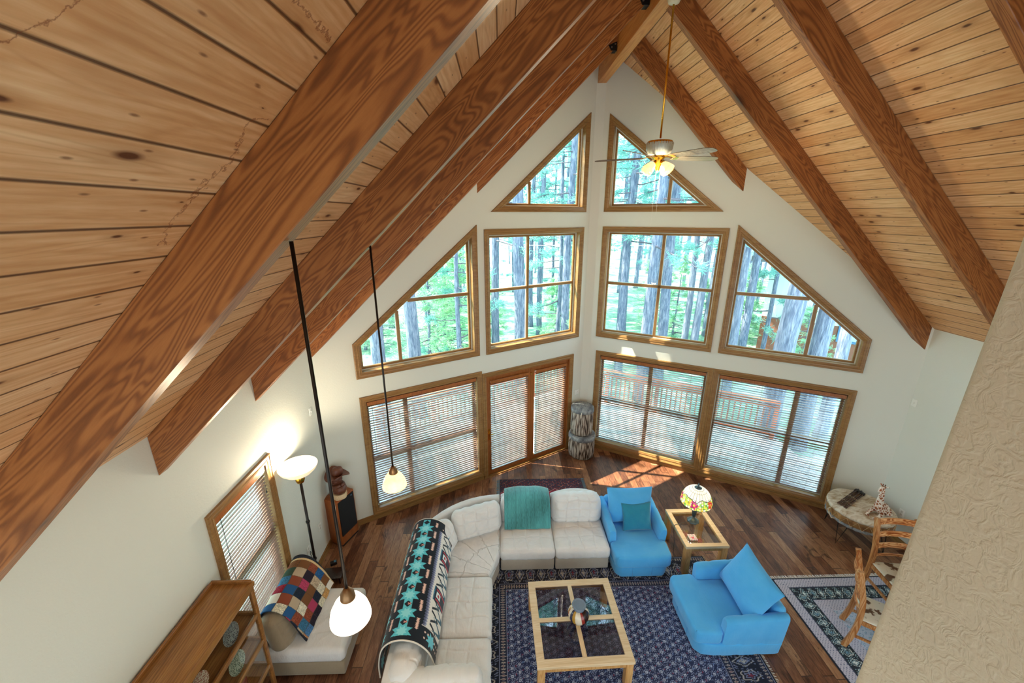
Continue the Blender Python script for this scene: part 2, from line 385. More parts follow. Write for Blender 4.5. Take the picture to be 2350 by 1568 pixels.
def gridmesh(name, nu, nv, fn, mat, parent=None, smooth=True, colfn=None, thick=0.0):
    """fn(u,v) -> xyz arrays, u,v in 0..1"""
    U, V = np.meshgrid(np.linspace(0, 1, nu), np.linspace(0, 1, nv), indexing='ij'); X, Yv, Z = fn(U, V)
    co = np.stack([np.broadcast_to(X, U.shape), np.broadcast_to(Yv, U.shape), np.broadcast_to(Z, U.shape)], -1).reshape(-1, 3)
    i = np.arange((nu - 1) * (nv - 1)); a = (i // (nv - 1)) * nv + i % (nv - 1)
    fa = np.stack([a, a + nv, a + nv + 1, a + 1], -1)
    me = bpy.data.meshes.new(name); me.vertices.add(len(co)); me.vertices.foreach_set('co', co.ravel())
    me.loops.add(fa.size); me.loops.foreach_set('vertex_index', fa.ravel()); me.polygons.add(len(fa))
    me.polygons.foreach_set('loop_start', np.arange(len(fa)) * 4); me.update(calc_edges=True); me.validate()
    if smooth: me.polygons.foreach_set('use_smooth', np.ones(len(fa), dtype=bool))
    if colfn is not None: setcol(me, colfn(U, V).reshape(-1, 3))
    me.materials.append(mat); o = link(bpy.data.objects.new(name, me)); o.parent = parent
    if thick:
        md = o.modifiers.new('thick', 'SOLIDIFY'); md.thickness = abs(thick); md.offset = 1 if thick > 0 else -1
    return o
def cushion_bm(w, d, h, r=0.05, puff=0.03, gx=(), gy=(), gd=0.012, n=(84, 66, 8), noise=0.003, seed=0, c=(0, 0, 0), oval=0.0):
    """rounded, puffed, seamed box; top and bottom are +-z"""
    bm = bmesh.new(); hw = Vector((w / 2, d / 2, h / 2)); rs = random.Random(seed); ph = [rs.random() * 6 for _ in range(6)]
    def mp(p):
        q = Vector((p[0] * hw.x, p[1] * hw.y, p[2] * hw.z)); rr = min(r, hw.x, hw.y, hw.z)
        inn = Vector([max(-(hw[i] - rr), min(hw[i] - rr, q[i])) for i in range(3)]); dd = q - inn
        nrm = dd.normalized() if dd.length > 1e-6 else Vector((0, 0, 1)); q = inn + nrm * rr
        k = (1 - abs(p[0]) ** 4) * (1 - abs(p[1]) ** 4)
        if abs(p[2]) > 0.98:
            gg = sum(math.exp(-((q.x - g - .012 * math.sin(q.y * 13 + g * 40)) / 0.008) ** 2) for g in gx) + sum(math.exp(-((q.y - g - .010 * math.sin(q.x * 11 + g * 50)) / 0.008) ** 2) for g in gy)
            q.z += math.copysign(1, p[2]) * (puff * k - gd * min(1, gg) * min(1, 4 * k))
            wr = math.sin(q.x * 47 + ph[0] + 3 * math.sin(q.y * 11 + ph[1])) * math.sin(q.y * 31 + ph[2]) + math.sin(q.x * 19 + q.y * 23 + ph[3])
            q.z += noise * wr * k
        else:
            kk = (1 - p[2] ** 2); s = 1 + 0.02 * kk
            q.x *= s; q.y *= s
            if abs(p[1]) > 0.98: q.y += math.copysign(noise, p[1]) * math.sin(q.x * 40 + ph[4])
        if oval: q.x *= 1 - oval * max(0, p[1]) ** 2
        return q + Vector(c)
    def face(ax, sgn):
        o1, o2 = [i for i in range(3) if i != ax]; vs = {}
        for i in range(n[o1] + 1):
            for j in range(n[o2] + 1):
                p = [0, 0, 0]; p[ax] = sgn; p[o1] = -1 + 2 * i / n[o1]; p[o2] = -1 + 2 * j / n[o2]; vs[i, j] = bm.verts.new(mp(p))
        for i in range(n[o1]):
            for j in range(n[o2]): bm.faces.new((vs[i, j], vs[i + 1, j], vs[i + 1, j + 1], vs[i, j + 1]))
    for ax in range(3):
        for s in (-1, 1): face(ax, s)
    bmesh.ops.remove_doubles(bm, verts=bm.verts[:], dist=0.0012); return bm
def pillow_bm(w, d, h, n=22, seed=0, pinch=0.07):
    bm = bmesh.new(); rs = random.Random(seed); ph = [rs.random() * 6 for _ in range(4)]
    for sg in (-1, 1):
        vs = {}
        for i in range(n + 1):
            for j in range(n + 1):
                u = -1 + 2 * i / n; v = -1 + 2 * j / n
                t = h / 2 * (max(0, 1 - abs(u) ** 2.4) ** 0.55) * (max(0, 1 - abs(v) ** 2.4) ** 0.55)
                x = w / 2 * u * (1 - pinch * (1 - v * v)); y = d / 2 * v * (1 - pinch * (1 - u * u))
                t += 0.006 * math.sin(9 * u + ph[0] + 3 * v) * math.sin(7 * v + ph[1]) * (1 - u * u) * (1 - v * v)
                vs[i, j] = bm.verts.new((x, y, sg * t))
        for i in range(n):
            for j in range(n): bm.faces.new((vs[i, j], vs[i + 1, j], vs[i + 1, j + 1], vs[i, j + 1]))
    bmesh.ops.remove_doubles(bm, verts=bm.verts[:], dist=0.0008); return bm
def xform(bm, m): bmesh.ops.transform(bm, matrix=m, verts=bm.verts[:]); return bm
def euler(x=0, y=0, z=0, t=(0, 0, 0)):
    from mathutils import Euler
    return Matrix.Translation(t) @ Euler((x, y, z)).to_matrix().to_4x4()

# ------------------------------------------------------------------ room geometry constants
RX, RZ, T, UZ = 1.81, 7.75, 0.968, 7.40
XL, XR, YB = -2.72, 6.30, -1.0
C30, S30 = math.cos(PI / 6), 0.5
FA = frame_mat((0, 6.107 / C30, 0), (C30, S30, 0)); FB = frame_mat((0, 7.90 / C30, 0), (C30, -S30, 0))
FL = frame_mat((XL, 0, 0), (0, 1, 0)); FR = frame_mat((XR, 0, 0), (0, -1, 0))
def cz(x): return RZ - T * abs(x - RX)
def yA(x): return (6.107 + 0.5 * x) / C30
def yB(x): return (7.90 - 0.5 * x) / C30
SA0, SA1, SB0, SB1 = XL / C30, 1.722 / C30, 1.885 / C30, XR / C30
cw = 0.088   # casing width

WIN = {  # name: (frame, outer casing polygon ccw)
 1: (FA, [(-0.165, 5.03), (1.877, 5.03), (1.877, 6.705)]),
 2: (FA, [(-0.30, 2.582), (1.85, 2.582), (1.85, 4.756), (-0.30, 4.756)]),
 3: (FA, [(-2.54, 2.595), (-0.435, 2.595), (-0.435, 4.83), (-2.54, 3.15)]),
 4: (FB, [(2.281, 5.035), (4.305, 5.035), (2.281, 6.69)]),
 5: (FB, [(2.283, 2.59), (4.435, 2.59), (4.435, 4.77), (2.283, 4.77)]),
 6: (FB, [(4.552, 2.595), (6.615, 2.595), (6.615, 3.15), (4.552, 4.83)]),
 7: (FA, [(-2.535, 0.10), (-0.405, 0.10), (-0.405, 2.285), (-2.535, 2.285)]),
 8: (FB, [(2.31, 0.10), (4.53, 0.10), (4.53, 2.285), (2.31, 2.285)]),
 9: (FB, [(4.532, 0.10), (6.615, 0.10), (6.615, 2.285), (4.532, 2.285)]),
 10: (FL, [(3.13, 0.42), (4.19, 0.42), (4.19, 2.35), (3.13, 2.35)]),
}
DOOR = [(-0.40, 0.0), (1.742, 0.0), (1.742, 2.228), (-0.40, 2.228)]
WINLABEL = {1: 'tall triangular window left of the corner just under the ridge', 2: 'square four-pane window left of the corner above the patio door',
 3: 'sloping-topped window at the left end of the left prow wall', 4: 'tall triangular window right of the corner behind the ceiling fan',
 5: 'square four-pane window right of the corner with sun on its sill', 6: 'sloping-topped window at the right end showing the neighbouring house',
 7: 'lower blind-covered window left of the patio door', 8: 'lower blind-covered window right of the stacked log drums', 9: 'lower blind-covered window beside the round drum table',
 10: 'small side-wall window behind the chair with the patchwork quilt'}
HOLE = cw - 0.008

def wall(name, F, poly, holes, label, mat=M_WALL, t=0.17):
    o = poly_plate(name, poly, holes, -t, 0, mat); o.matrix_world = F
    return tag(o, label, 'wall', kind='structure')
hole = lambda p: inset(p, HOLE)
doorhole = [(-0.40 + HOLE, -0.05), (1.742 - HOLE, -0.05), (1.742 - HOLE, 2.228 - HOLE), (-0.40 + HOLE, 2.228 - HOLE)]
up = 0.03
wall('wall_front_left', FA, [(SA0, -0.1), (doorhole[0][0], -0.1), (doorhole[0][0], doorhole[2][1]), (doorhole[1][0], doorhole[2][1]), (doorhole[1][0], -0.1), (SA1, -0.1), (SA1, cz(1.722) + up), (SA0, cz(XL) + up)],
     [hole(WIN[i][1]) for i in (1, 2, 3, 7)], 'cream prow wall left of the corner with the patio door')
wall('wall_front_right', FB, [(SB0, -0.1), (SB1, -0.1), (SB1, cz(XR) + up), (SB0, cz(1.885) + up)], [hole(WIN[i][1]) for i in (4, 5, 6, 8, 9)], 'cream prow wall right of the corner with five windows')
wall('wall_left', FL, [(YB, -0.1), (yA(XL), -0.1), (yA(XL), cz(XL) + up), (YB, cz(XL) + up)], [hole(WIN[10][1])], 'cream side wall on the left behind the floor lamp')
wall('wall_right', FR, [(-yB(XR), -0.1), (-YB, -0.1), (-YB, cz(XR) + up), (-yB(XR), cz(XR) + up)], [], 'pale side wall on the right behind the giraffe figurine')
bm = bmesh.new(); extrude_poly(bm, [(1.722, yA(1.722)), (1.885, yB(1.885)), (1.885, yB(1.885) + 0.2), (1.722, yA(1.722) + 0.2)], -0.1, RZ)
tag(add('wall_corner', bm, M_WALL), 'narrow pier in the corner where the two prow walls meet', 'wall', kind='structure')

# rear gable wall of the loft behind the camera
bm = bmesh.new()
for sx_ in (0,):
    vs = [bm.verts.new(p) for p in ((XL - .1, YB - .05, -.1), (XR + .1, YB - .05, -.1), (XR + .1, YB - .05, cz(XR)), (RX, YB - .05, RZ), (XL - .1, YB - .05, cz(XL)))]; bm.faces.new(vs)
tag(add('wall_back', bm, M_WALL), 'rear gable wall behind the camera', 'wall', kind='structure')

# floor
bm = bmesh.new(); extrude_poly(bm, [(XL - .17, YB), (XR + .17, YB), (XR + .17, yB(XR + .17) + .05), (RX, yB(RX) + 0.15), (XL - .17, yA(XL - .17) + .05)], -0.12, 0.0)
tag(add('floor', bm, M_FLOOR), 'dark hand-scraped hardwood plank floor', 'floor', kind='structure')

# ceiling slopes
TH = math.atan(T); CT, ST = math.cos(TH), math.sin(TH)
def ceiling(sgn, label):
    xe = (XL - 0.17) if sgn < 0 else (XR + 0.17); yf = yA if sgn < 0 else yB
    Lx = abs(xe - RX) / CT; F = Matrix.Identity(4)
    X = Vector((sgn * CT, 0, -ST)); Y = Vector((0, 1, 0)); Z = X.cross(Y)
    for i in range(3): F[i][0] = X[i]; F[i][1] = Y[i]; F[i][2] = Z[i]; F[i][3] = (RX, 0, RZ)[i]
    poly = [(0, YB), (Lx, YB), (Lx, yf(xe) + 0.2), (0, yf(RX) + 0.2)]
    bm = bmesh.new(); extrude_poly(bm, poly, *((-0.12, 0) if sgn < 0 else (0, 0.12)))
    o = add('ceiling', bm, M_CEIL); o.matrix_world = F
    at = o.data.attributes.new('stained', 'FLOAT', 'POINT'); at.data.foreach_set('value', [1.0 if sgn < 0 else 0.0] * len(o.data.vertices))
    return tag(o, label, 'ceiling', kind='structure')
ceiling(-1, 'left slope of the pine plank ceiling, with water stains'); ceiling(1, 'right slope of the pine plank ceiling')

# near wall at the right of the loft, rounded end
bm = bmesh.new(); pts = [(1.15, YB)]; r = 0.03; ye = 0.917
for k in range(7): a = PI - k * PI / 2 / 6; pts.append((1.15 + r + r * math.cos(a), ye - r + r * math.sin(a)))
for k in range(7): a = PI / 2 - k * PI / 2 / 6; pts.append((1.30 - r + r * math.cos(a), ye - r + r * math.sin(a)))
pts.append((1.30, YB)); extrude_poly(bm, pts[::-1], 0.0, cz(1.22) - 0.1)
for v in bm.verts:
    if v.co.z > 1 : pass
    if v.co.y > 0.5: v.co.y += 0.024 - 0.012 * v.co.z * 0.7
o = add('wall_near', bm, M_NEARWALL, smooth=True, angle=0.6); tag(o, 'textured tan wall with a rounded edge close at the right', 'wall', kind='structure')

# ------------------------------------------------------------------ beams
beam_labels = {('L', 0): 'huge rafter nearest the camera on the left slope', ('L', 1): 'second rafter from the camera on the left slope',
 ('L', 2): 'third left rafter, ending above the side window wall', ('L', 3): 'left rafter that ends in the left wall corner', ('L', 4): 'short left rafter above the left triangular window',
 ('R', 0): 'right rafter nearest the camera, hidden mostly by the near wall', ('R', 1): 'right rafter cut by the top right edge', ('R', 2): 'right rafter running down behind the near wall edge',
 ('R', 3): 'long right rafter ending in the right wall corner', ('R', 4): 'short right rafter beside the ceiling fan'}
for side, sgn in (('L', -1), ('R', 1)):
    for k, y0 in enumerate((1.49, 2.83, 4.17, 5.50, 6.85)):
        x1 = (XL if sgn < 0 else XR)
        if k == 4: x1 = -0.40 if sgn < 0 else 3.99
        X = Vector((sgn * CT, 0, -ST)); Y = Vector((0, 1, 0)); Z = X.cross(Y); F = Matrix.Identity(4)
        x0 = RX + sgn * 0.072; zt = RZ + 0.0 - (0 if True else 0)
        for i in range(3): F[i][0] = X[i]; F[i][1] = Y[i]; F[i][2] = Z[i]; F[i][3] = (RX, y0, RZ)[i]
        bm = bmesh.new(); vs = []
        for x in (x0, x1):
            for yy in (y0, y0 + 0.095):
                zt_ = cz(x) - 0.001; zb = UZ - T * abs(x - RX); vs += [bm.verts.new((x, yy, zt_)), bm.verts.new((x, yy, zb))]
        a = vs
        for q in ((0, 1, 5, 4), (2, 3, 7, 6), (0, 2, 3, 1), (4, 5, 7, 6), (0, 4, 6, 2), (1, 3, 7, 5)): bm.faces.new([a[i] for i in q])
        bmesh.ops.bevel(bm, geom=[e for e in bm.edges], offset=0.004, segments=1, affect='EDGES')
        bm.transform(F.inverted()); o = add('rafter_beam', bm, M_BEAM); o.matrix_world = F
        tag(o, beam_labels[side, k], 'beam', 'exposed roof rafters')
M_BEAMY = wood('ridge_beam_wood', 'a5632a', 'c08344', 'd8a365', 1, 1.0, 0.45, knots=0.6, grain=1.2, kscale=1.5)
bm = bmesh.new(); box(bm, (RX, (YB + 8.05) / 2, 7.40), (0.15, 8.05 - YB, 0.45), bev=0.004, seg=1)
tag(add('ridge_beam', bm, M_BEAMY), 'pale ridge beam running along the peak to the corner', 'beam')
for y0, lab in ((6.85, 'black steel rafter bracket with bolts nearer the corner'), (5.50, 'black steel rafter bracket cut by the top edge')):
    e = empty('rafter_bracket', (RX - 0.08, y0, 7.22)); tag(e, lab, 'bracket', 'steel rafter brackets')
    bm = bmesh.new(); vs = [(-0.085, 0.045), (-0.005, 0.045), (-0.005, 0.16), (-0.125, 0.11)]
    bm2 = [bm.verts.new((x, -0.008, z)) for x, z in vs]; f = bm.faces.new(bm2); rr = bmesh.ops.extrude_face_region(bm, geom=[f])
    for g in rr['geom']:
        if isinstance(g, bmesh.types.BMVert): g.co.y = 0.11
    add('plate', bm, M_STEEL, e)
    for bx, bz in ((-0.03, 0.125), (-0.08, 0.085)):
        bm = bmesh.new(); tube(bm, [(bx, -0.008, bz), (bx, -0.018, bz)], 0.011, 8); add('bolt', bm, plain('bolt_steel', '9a9a98', 0.3, 0.9), e)

# ------------------------------------------------------------------ windows
def strip(bm, a, b, w, z0, z1):
    """bar between 2d points a,b"""
    a = Vector(a); b = Vector(b); d = (b - a).normalized(); n = Vector((-d.y, d.x)) * w / 2
    vs = [a - n, b - n, b + n, a + n]; lo = [bm.verts.new((v.x, v.y, z0)) for v in vs]; hi = [bm.verts.new((v.x, v.y, z1)) for v in vs]
    bm.faces.new(lo[::-1]); bm.faces.new(hi)
    for k in range(4): bm.faces.new((lo[k], lo[(k + 1) % 4], hi[(k + 1) % 4], hi[k]))
CAS = [(0.0, 0.0), (0.0, 0.026), (0.008, 0.030), (0.022, 0.030), (0.028, 0.024), (0.052, 0.020), (0.058, 0.024), (0.072, 0.018), (cw, 0.014), (cw, -0.002)]
def casing(poly, parent, mat=M_TRIM):
    bm = bmesh.new(); ringloft(bm, poly, CAS); return add('casing', bm, mat, parent, smooth=False)
BARS = {1: [((0.665, 0), (0.665, 9))], 2: [((0.645, 0), (0.645, 9)), ((-9, 3.705), (9, 3.705))], 3: [((-1.81, 0), (-1.81, 3.70)), ((-9, 3.70), (9, 3.70))],
        4: [((3.405, 0), (3.405, 9))], 5: [((3.40, 0), (3.40, 9)), ((-9, 3.69), (9, 3.69))], 6: [((5.85, 0), (5.85, 3.69)), ((-9, 3.68), (9, 3.68))],
        7: [((-1.80, 0), (-1.80, 9)), ((-9, 1.19), (9, 1.19))], 8: [((3.42, 0), (3.42, 9)), ((-9, 1.20), (9, 1.20))], 9: [((5.87, 0), (5.87, 9)), ((-9, 1.22), (9, 1.22))],
        10: [((0, 1.42), (9, 1.42))]}
def clip_seg(a, b, poly):
    a = Vector(a); b = Vector(b); t0, t1 = 0.0, 1.0; n = len(poly)
    for i in range(n):
        p = Vector(poly[i]); q = Vector(poly[(i + 1) % n]); d = q - p; nn = Vector((-d.y, d.x)); da = (a - p).dot(nn); db = (b - p).dot(nn)
        if da < 0 and db < 0: return None
        if da < 0: t0 = max(t0, da / (da - db))
        if db < 0: t1 = min(t1, da / (da - db))
    return (a + (b - a) * t0, a + (b - a) * t1) if t0 < t1 else None
for i, (F, poly) in WIN.items():
    e = empty('window_%d' % i, mat=F); tag(e, WINLABEL[i], 'window', kind='structure')
    casing(poly, e)
    j = inset(poly, cw - 0.006)
    bm = bmesh.new(); ringloft(bm, j, [(0, 0.012), (0, -0.16), (0.012, -0.16), (0.012, 0.012)], closed=True); add('jamb', bm, M_TRIM, e)
    s = inset(poly, cw + 0.006)
    bm = bmesh.new(); ringloft(bm, s, [(0, -0.085), (0.016, -0.085), (0.016, -0.13), (0, -0.13)], closed=True); add('liner', bm, M_LINER, e)
    s2 = inset(poly, cw + 0.022); sw = 0.034
    bm = bmesh.new(); ringloft(bm, s2, [(0, -0.098), (sw - 0.008, -0.095), (sw, -0.105), (sw, -0.135), (0, -0.135)], closed=True); add('sash', bm, M_TRIM, e)
    inner = inset(s2, sw - 0.004)
    for (a, b) in BARS[i]:
        c = clip_seg(a, b, inner)
        if c:
            wide = 0.045 if i < 7 else 0.075
            bm = bmesh.new(); strip(bm, c[0], c[1], wide, -0.134, -0.094); add('muntin', bm, M_TRIMV if abs(a[0] - b[0]) < .1 else M_TRIM, e)
            if i < 7:
                bm = bmesh.new()
                d = (Vector(c[1]) - Vector(c[0])).normalized(); n = Vector((-d.y, d.x)) * (wide / 2 + 0.004)
                for sg in (-1, 1): strip(bm, Vector(c[0]) + n * sg, Vector(c[1]) + n * sg, 0.008, -0.132, -0.112)
                add('muntin_liner', bm, M_LINER, e)
    poly_plate('pane', inner, [], -0.122, -0.119, M_GLASS, e)
    if i in (7, 8, 9, 10):
        x0, x1 = poly[0][0], poly[1][0]; bm = bmesh.new(); strip(bm, (x0 + .004, 0.105 if i < 10 else 0.42), (x1 - .004, 0.105 if i < 10 else 0.42), 0.018, 0.0, 0.045)
        add('stool', bm, M_TRIM, e)

# baseboards
def baseboard(name, F, s0, s1, h=0.09, label=''):
    bm = bmesh.new()
    for (a, b, t) in ((0, h * 0.72, 0.022), (h * 0.72, h, 0.014)): box(bm, ((s0 + s1) / 2, (a + b) / 2, t / 2), (s1 - s0, b - a, t))
    o = add(name, bm, M_TRIM); o.matrix_world = F; return tag(o, label, 'baseboard', kind='structure')
baseboard('baseboard_front_left', FA, SA0 + 0.02, -0.41, 0.10, 'wood baseboard under the lower left prow window')
baseboard('baseboard_front_right', FB, 2.2, SB1 - 0.02, 0.10, 'wood baseboard under the two lower right prow windows')
baseboard('baseboard_left', FL, YB, 5.46, 0.09, 'wood baseboard along the left side wall')
baseboard('baseboard_right', FR, -5.46, -YB, 0.09, 'wood baseboard along the right side wall')

# patio door
e = empty('door_1', mat=FA); tag(e, 'wooden double patio door with a blind on each leaf', 'door', kind='structure')
bm = bmesh.new()
P = DOOR; prof = CAS[:-1]
for (w0, z0), (w1, z1) in zip(CAS[:-1], CAS[1:]):
    q0 = [(P[0][0] + w0, 0), (P[0][0] + w0, P[3][1] - w0), (P[1][0] - w0, P[3][1] - w0), (P[1][0] - w0, 0)]
    q1 = [(P[0][0] + w1, 0), (P[0][0] + w1, P[3][1] - w1), (P[1][0] - w1, P[3][1] - w1), (P[1][0] - w1, 0)]
    for k in range(3):
        bm.faces.new([bm.verts.new((*q0[k], z0)), bm.verts.new((*q0[k + 1], z0)), bm.verts.new((*q1[k + 1], z1)), bm.verts.new((*q1[k], z1))])
add('casing', bm, M_TRIM, e)
x0, x1, zt = -0.40 + cw - .006, 1.742 - cw + .006, 2.228 - cw + .006
bm = bmesh.new(); box(bm, (x0 + .01, zt / 2, -0.075), (0.02, zt, 0.17)); box(bm, (x1 - .01, zt / 2, -0.075), (0.02, zt, 0.17)); box(bm, ((x0 + x1) / 2, zt - .01, -0.075), (x1 - x0, 0.02, 0.17)); add('jamb', bm, M_DOORWOOD, e)
bm = bmesh.new(); box(bm, ((x0 + x1) / 2, 0.012, -0.06), (x1 - x0, 0.024, 0.16)); add('threshold', bm, M_TRIM, e)
mid = 0.700
for lx0, lx1 in ((x0 + .022, mid - .002), (mid + .002, x1 - .022)):
    bm = bmesh.new(); st = 0.095
    ringloft(bm, [(lx0, 0.03), (lx1, 0.03), (lx1, zt - .025), (lx0, zt - .025)], [(0, -0.075), (0, -0.03), (st - .012, -0.03), (st, -0.038), (st, -0.068), (st - .01, -0.075)], closed=True)
    lf = add('door_leaf', bm, M_DOORWOOD, e)
    poly_plate('pane', inset([(lx0, 0.03), (lx1, 0.03), (lx1, zt - .025), (lx0, zt - .025)], st - .005), [], -0.055, -0.052, M_GLASS, lf)
bm = bmesh.new(); box(bm, (-0.262, 0.93, -0.026), (0.045, 0.24, 0.008), bev=0.003); tube(bm, [(-0.262, 0.95, -0.02), (-0.262, 0.95, 0.03), (-0.16, 0.95, 0.035)], 0.009, 8)
add('handle', bm, M_BRASS, e)
bm = bmesh.new(); tube(bm, [(mid, 2.02, -0.03), (mid, 2.02, 0.0), (mid, 1.98, 0.0)], 0.008, 8); add('flush_bolt', bm, M_BRASS, e)

# ------------------------------------------------------------------ blinds
def blind(F, x0, x1, z0, z1, depth, tilt, label, pitch=0.0435, deck=False):
    e = empty('window_blind', mat=F @ Matrix.Translation(((x0 + x1) / 2, z1, depth)))
    tag(e, label, 'blind', 'wood slat blinds'); w = x1 - x0; h = z1 - z0
    bm = bmesh.new()
    if deck:
        box(bm, (0, -0.03, 0.032), (w, 0.058, 0.008)); box(bm, (0, -0.058, 0.0), (w, 0.006, 0.06)); box(bm, (0, -0.01, -0.03), (w, 0.03, 0.006))
    else: box(bm, (0, -0.03, 0.028), (w, 0.06, 0.01)); box(bm, (0, -0.02, 0), (w, 0.04, 0.045))
    add('headrail', bm, M_DOORWOOD, e)
    bm = bmesh.new(); n = int((h - 0.10) / pitch); ca, sa = math.cos(tilt), math.sin(tilt); rs = random.Random(int(x0 * 100)); hw = 0.0252
    for i in range(n):
        z = -0.075 - i * pitch; t = tilt + rs.uniform(-.05, .05); ca, sa = math.cos(t), math.sin(t)
        pr = [(-hw, -.0012), (0, .0016), (hw, -.0012), (hw, -.0035), (0, -.0008), (-hw, -.0035)]
        L = [bm.verts.new((-w / 2 + .004, z + a * sa + b_ * ca, a * ca - b_ * sa)) for a, b_ in pr]; R = [bm.verts.new((w / 2 - .004, v.co.y, v.co.z)) for v in L]
        for k in range(6): bm.faces.new((L[k], L[(k + 1) % 6], R[(k + 1) % 6], R[k]))
        bm.faces.new(L[::-1]); bm.faces.new(R)
    add('slats', bm, M_SLAT, e)
    zb = -0.075 - n * pitch
    boxo('bottom_rail', (0, zb, 0), (w - .006, 0.016, 0.048), M_SLAT, e)
    nc = 2 if w < 1.2 else 4
    bm = bmesh.new()
    for k in range(nc):
        x = -w / 2 + w * (k + 0.5) / nc
        for zz in (-0.0245, 0.0245): tube(bm, [(x, -0.05, zz), (x, zb, zz)], 0.0012, 4)
    add('ladder_cord', bm, plain('cord_tan', '8a7460', 0.8), e)
    bm = bmesh.new(); tube(bm, [(w / 2 - .05, -0.05, 0.034), (w / 2 - .05, -0.28, 0.034)], 0.0018, 5); tube(bm, [(w / 2 - .05, -0.28, 0.034), (w / 2 - .05, -0.32, 0.034)], [0.003, 0.008], 8); add('pull_cord', bm, M_BLACK, e)
    bm = bmesh.new(); tube(bm, [(-w / 2 + .07, -0.05, 0.034), (-w / 2 + .07, -0.9, 0.034)], 0.003, 5); add('tilt_wand', bm, M_BLACK, e)
    return e
TA = -0.17
blind(FA, -2.428, -0.512, 0.215, 2.172, -0.035, TA, 'wide wood blind on the lower window left of the patio door')
blind(FA, -0.235, 0.615, 0.11, 2.06, 0.0, TA, 'narrow wood blind on the left leaf of the patio door', deck=True)
blind(FA, 0.79, 1.56, 0.11, 2.06, 0.0, TA, 'narrow wood blind on the right leaf of the patio door', deck=True)
blind(FB, 2.418, 4.422, 0.215, 2.172, -0.035, -0.07, 'wide open-slatted blind behind the stacked log drums')
blind(FB, 4.640, 6.507, 0.215, 2.172, -0.035, -0.07, 'wide open-slatted blind nearest the round drum table')
blind(FL, 3.235, 4.085, 0.53, 2.24, -0.035, 0.12, 'wood blind on the small side window behind the quilt chair')

# ------------------------------------------------------------------ outside: deck, ground, trees, neighbour
GZ = -0.9
def ground_mat():
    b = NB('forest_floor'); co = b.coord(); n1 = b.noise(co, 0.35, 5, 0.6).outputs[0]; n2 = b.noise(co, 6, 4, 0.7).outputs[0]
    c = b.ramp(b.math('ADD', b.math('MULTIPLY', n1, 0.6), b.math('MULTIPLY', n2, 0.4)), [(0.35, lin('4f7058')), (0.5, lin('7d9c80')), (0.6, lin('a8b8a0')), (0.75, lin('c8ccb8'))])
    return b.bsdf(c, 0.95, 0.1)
bm = bmesh.new(); box(bm, (0, 60, GZ - 0.1), (200, 150, 0.2)); tag(add('ground', bm, ground_mat()), 'sunlit forest floor outside the windows', 'ground', kind='structure')
def deck_mat():
    b = NB('deck_boards'); x = b.n('SeparateXYZ', {0: b.coord()}); u = b.math('DIVIDE', x.outputs[0], 0.14); r = b.n('TexWhiteNoise', {'W': b.math('FLOOR', u)}, noise_dimensions='1D').outputs[0]
    fr = b.math('FRACT', u); g = b.math('LESS_THAN', b.math('MINIMUM', fr, b.math('SUBTRACT', 1, fr)), 0.03)
    f = b.noise(b.mapping(b.coord(), (1, .08, 1)), 30, 4).outputs[0]
    c = b.ramp(b.math('ADD', b.math('MULTIPLY', r, .5), b.math('MULTIPLY', f, .5)), [(0.3, lin('a8a29c')), (0.7, lin('cfc6ba'))])
    return b.bsdf(b.mix(g, c, lin('3a332e')), 0.7)
bm = bmesh.new(); DW = 2.9
extrude_poly(bm, [(XL - .2, yA(XL) + .12), (RX, yA(RX) + .22), (XR + .2, yB(XR) + .12), (XR + .2, yB(XR) + DW), (RX, yA(RX) + DW + .35), (XL - .2, yA(XL) + DW)], -0.16, -0.06)
tag(add('deck', bm, deck_mat()), 'outdoor board deck wrapping around the prow, seen through the blinds', 'deck', kind='structure')
M_RAIL = plain('red_stained_rail_wood', 'a8583a', 0.7)
for nm, a, b_, lab in (('A', (XL - .1, yA(XL) + DW - .15), (RX, yA(RX) + DW + .1), 'red-brown deck railing beyond the left lower windows'), ('B', (RX, yA(RX) + DW + .1), (XR + .1, yB(XR) + DW - .15), 'red-brown deck railing beyond the right lower windows')):
    e = empty('deck_railing', (a[0], a[1], -0.06)); tag(e, lab, 'railing')
    d = Vector((b_[0] - a[0], b_[1] - a[1], 0)); Ln = d.length; dn = d.normalized(); q = dn.to_track_quat('X', 'Z').to_matrix()
    for zz, hh in ((0.92, 0.04), (0.80, 0.09), (0.12, 0.09)):
        add('rail', box(bmesh.new(), d / 2 + Vector((0, 0, zz)), (Ln, 0.14 if zz > .9 else 0.04, hh), q), M_RAIL, e)
    for k in range(5): add('post', box(bmesh.new(), dn * (0.05 + (Ln - .1) * k / 4) + Vector((0, 0, 0.45)), (0.09, 0.09, 0.9), q), M_RAIL, e)
    bm = bmesh.new(); n = int(Ln / 0.12)
    for k in range(n): box(bm, dn * (0.06 + Ln * k / n) + Vector((0, 0, 0.46)), (0.035, 0.035, 0.68), q)
    o = add('balusters', bm, M_RAIL, e)

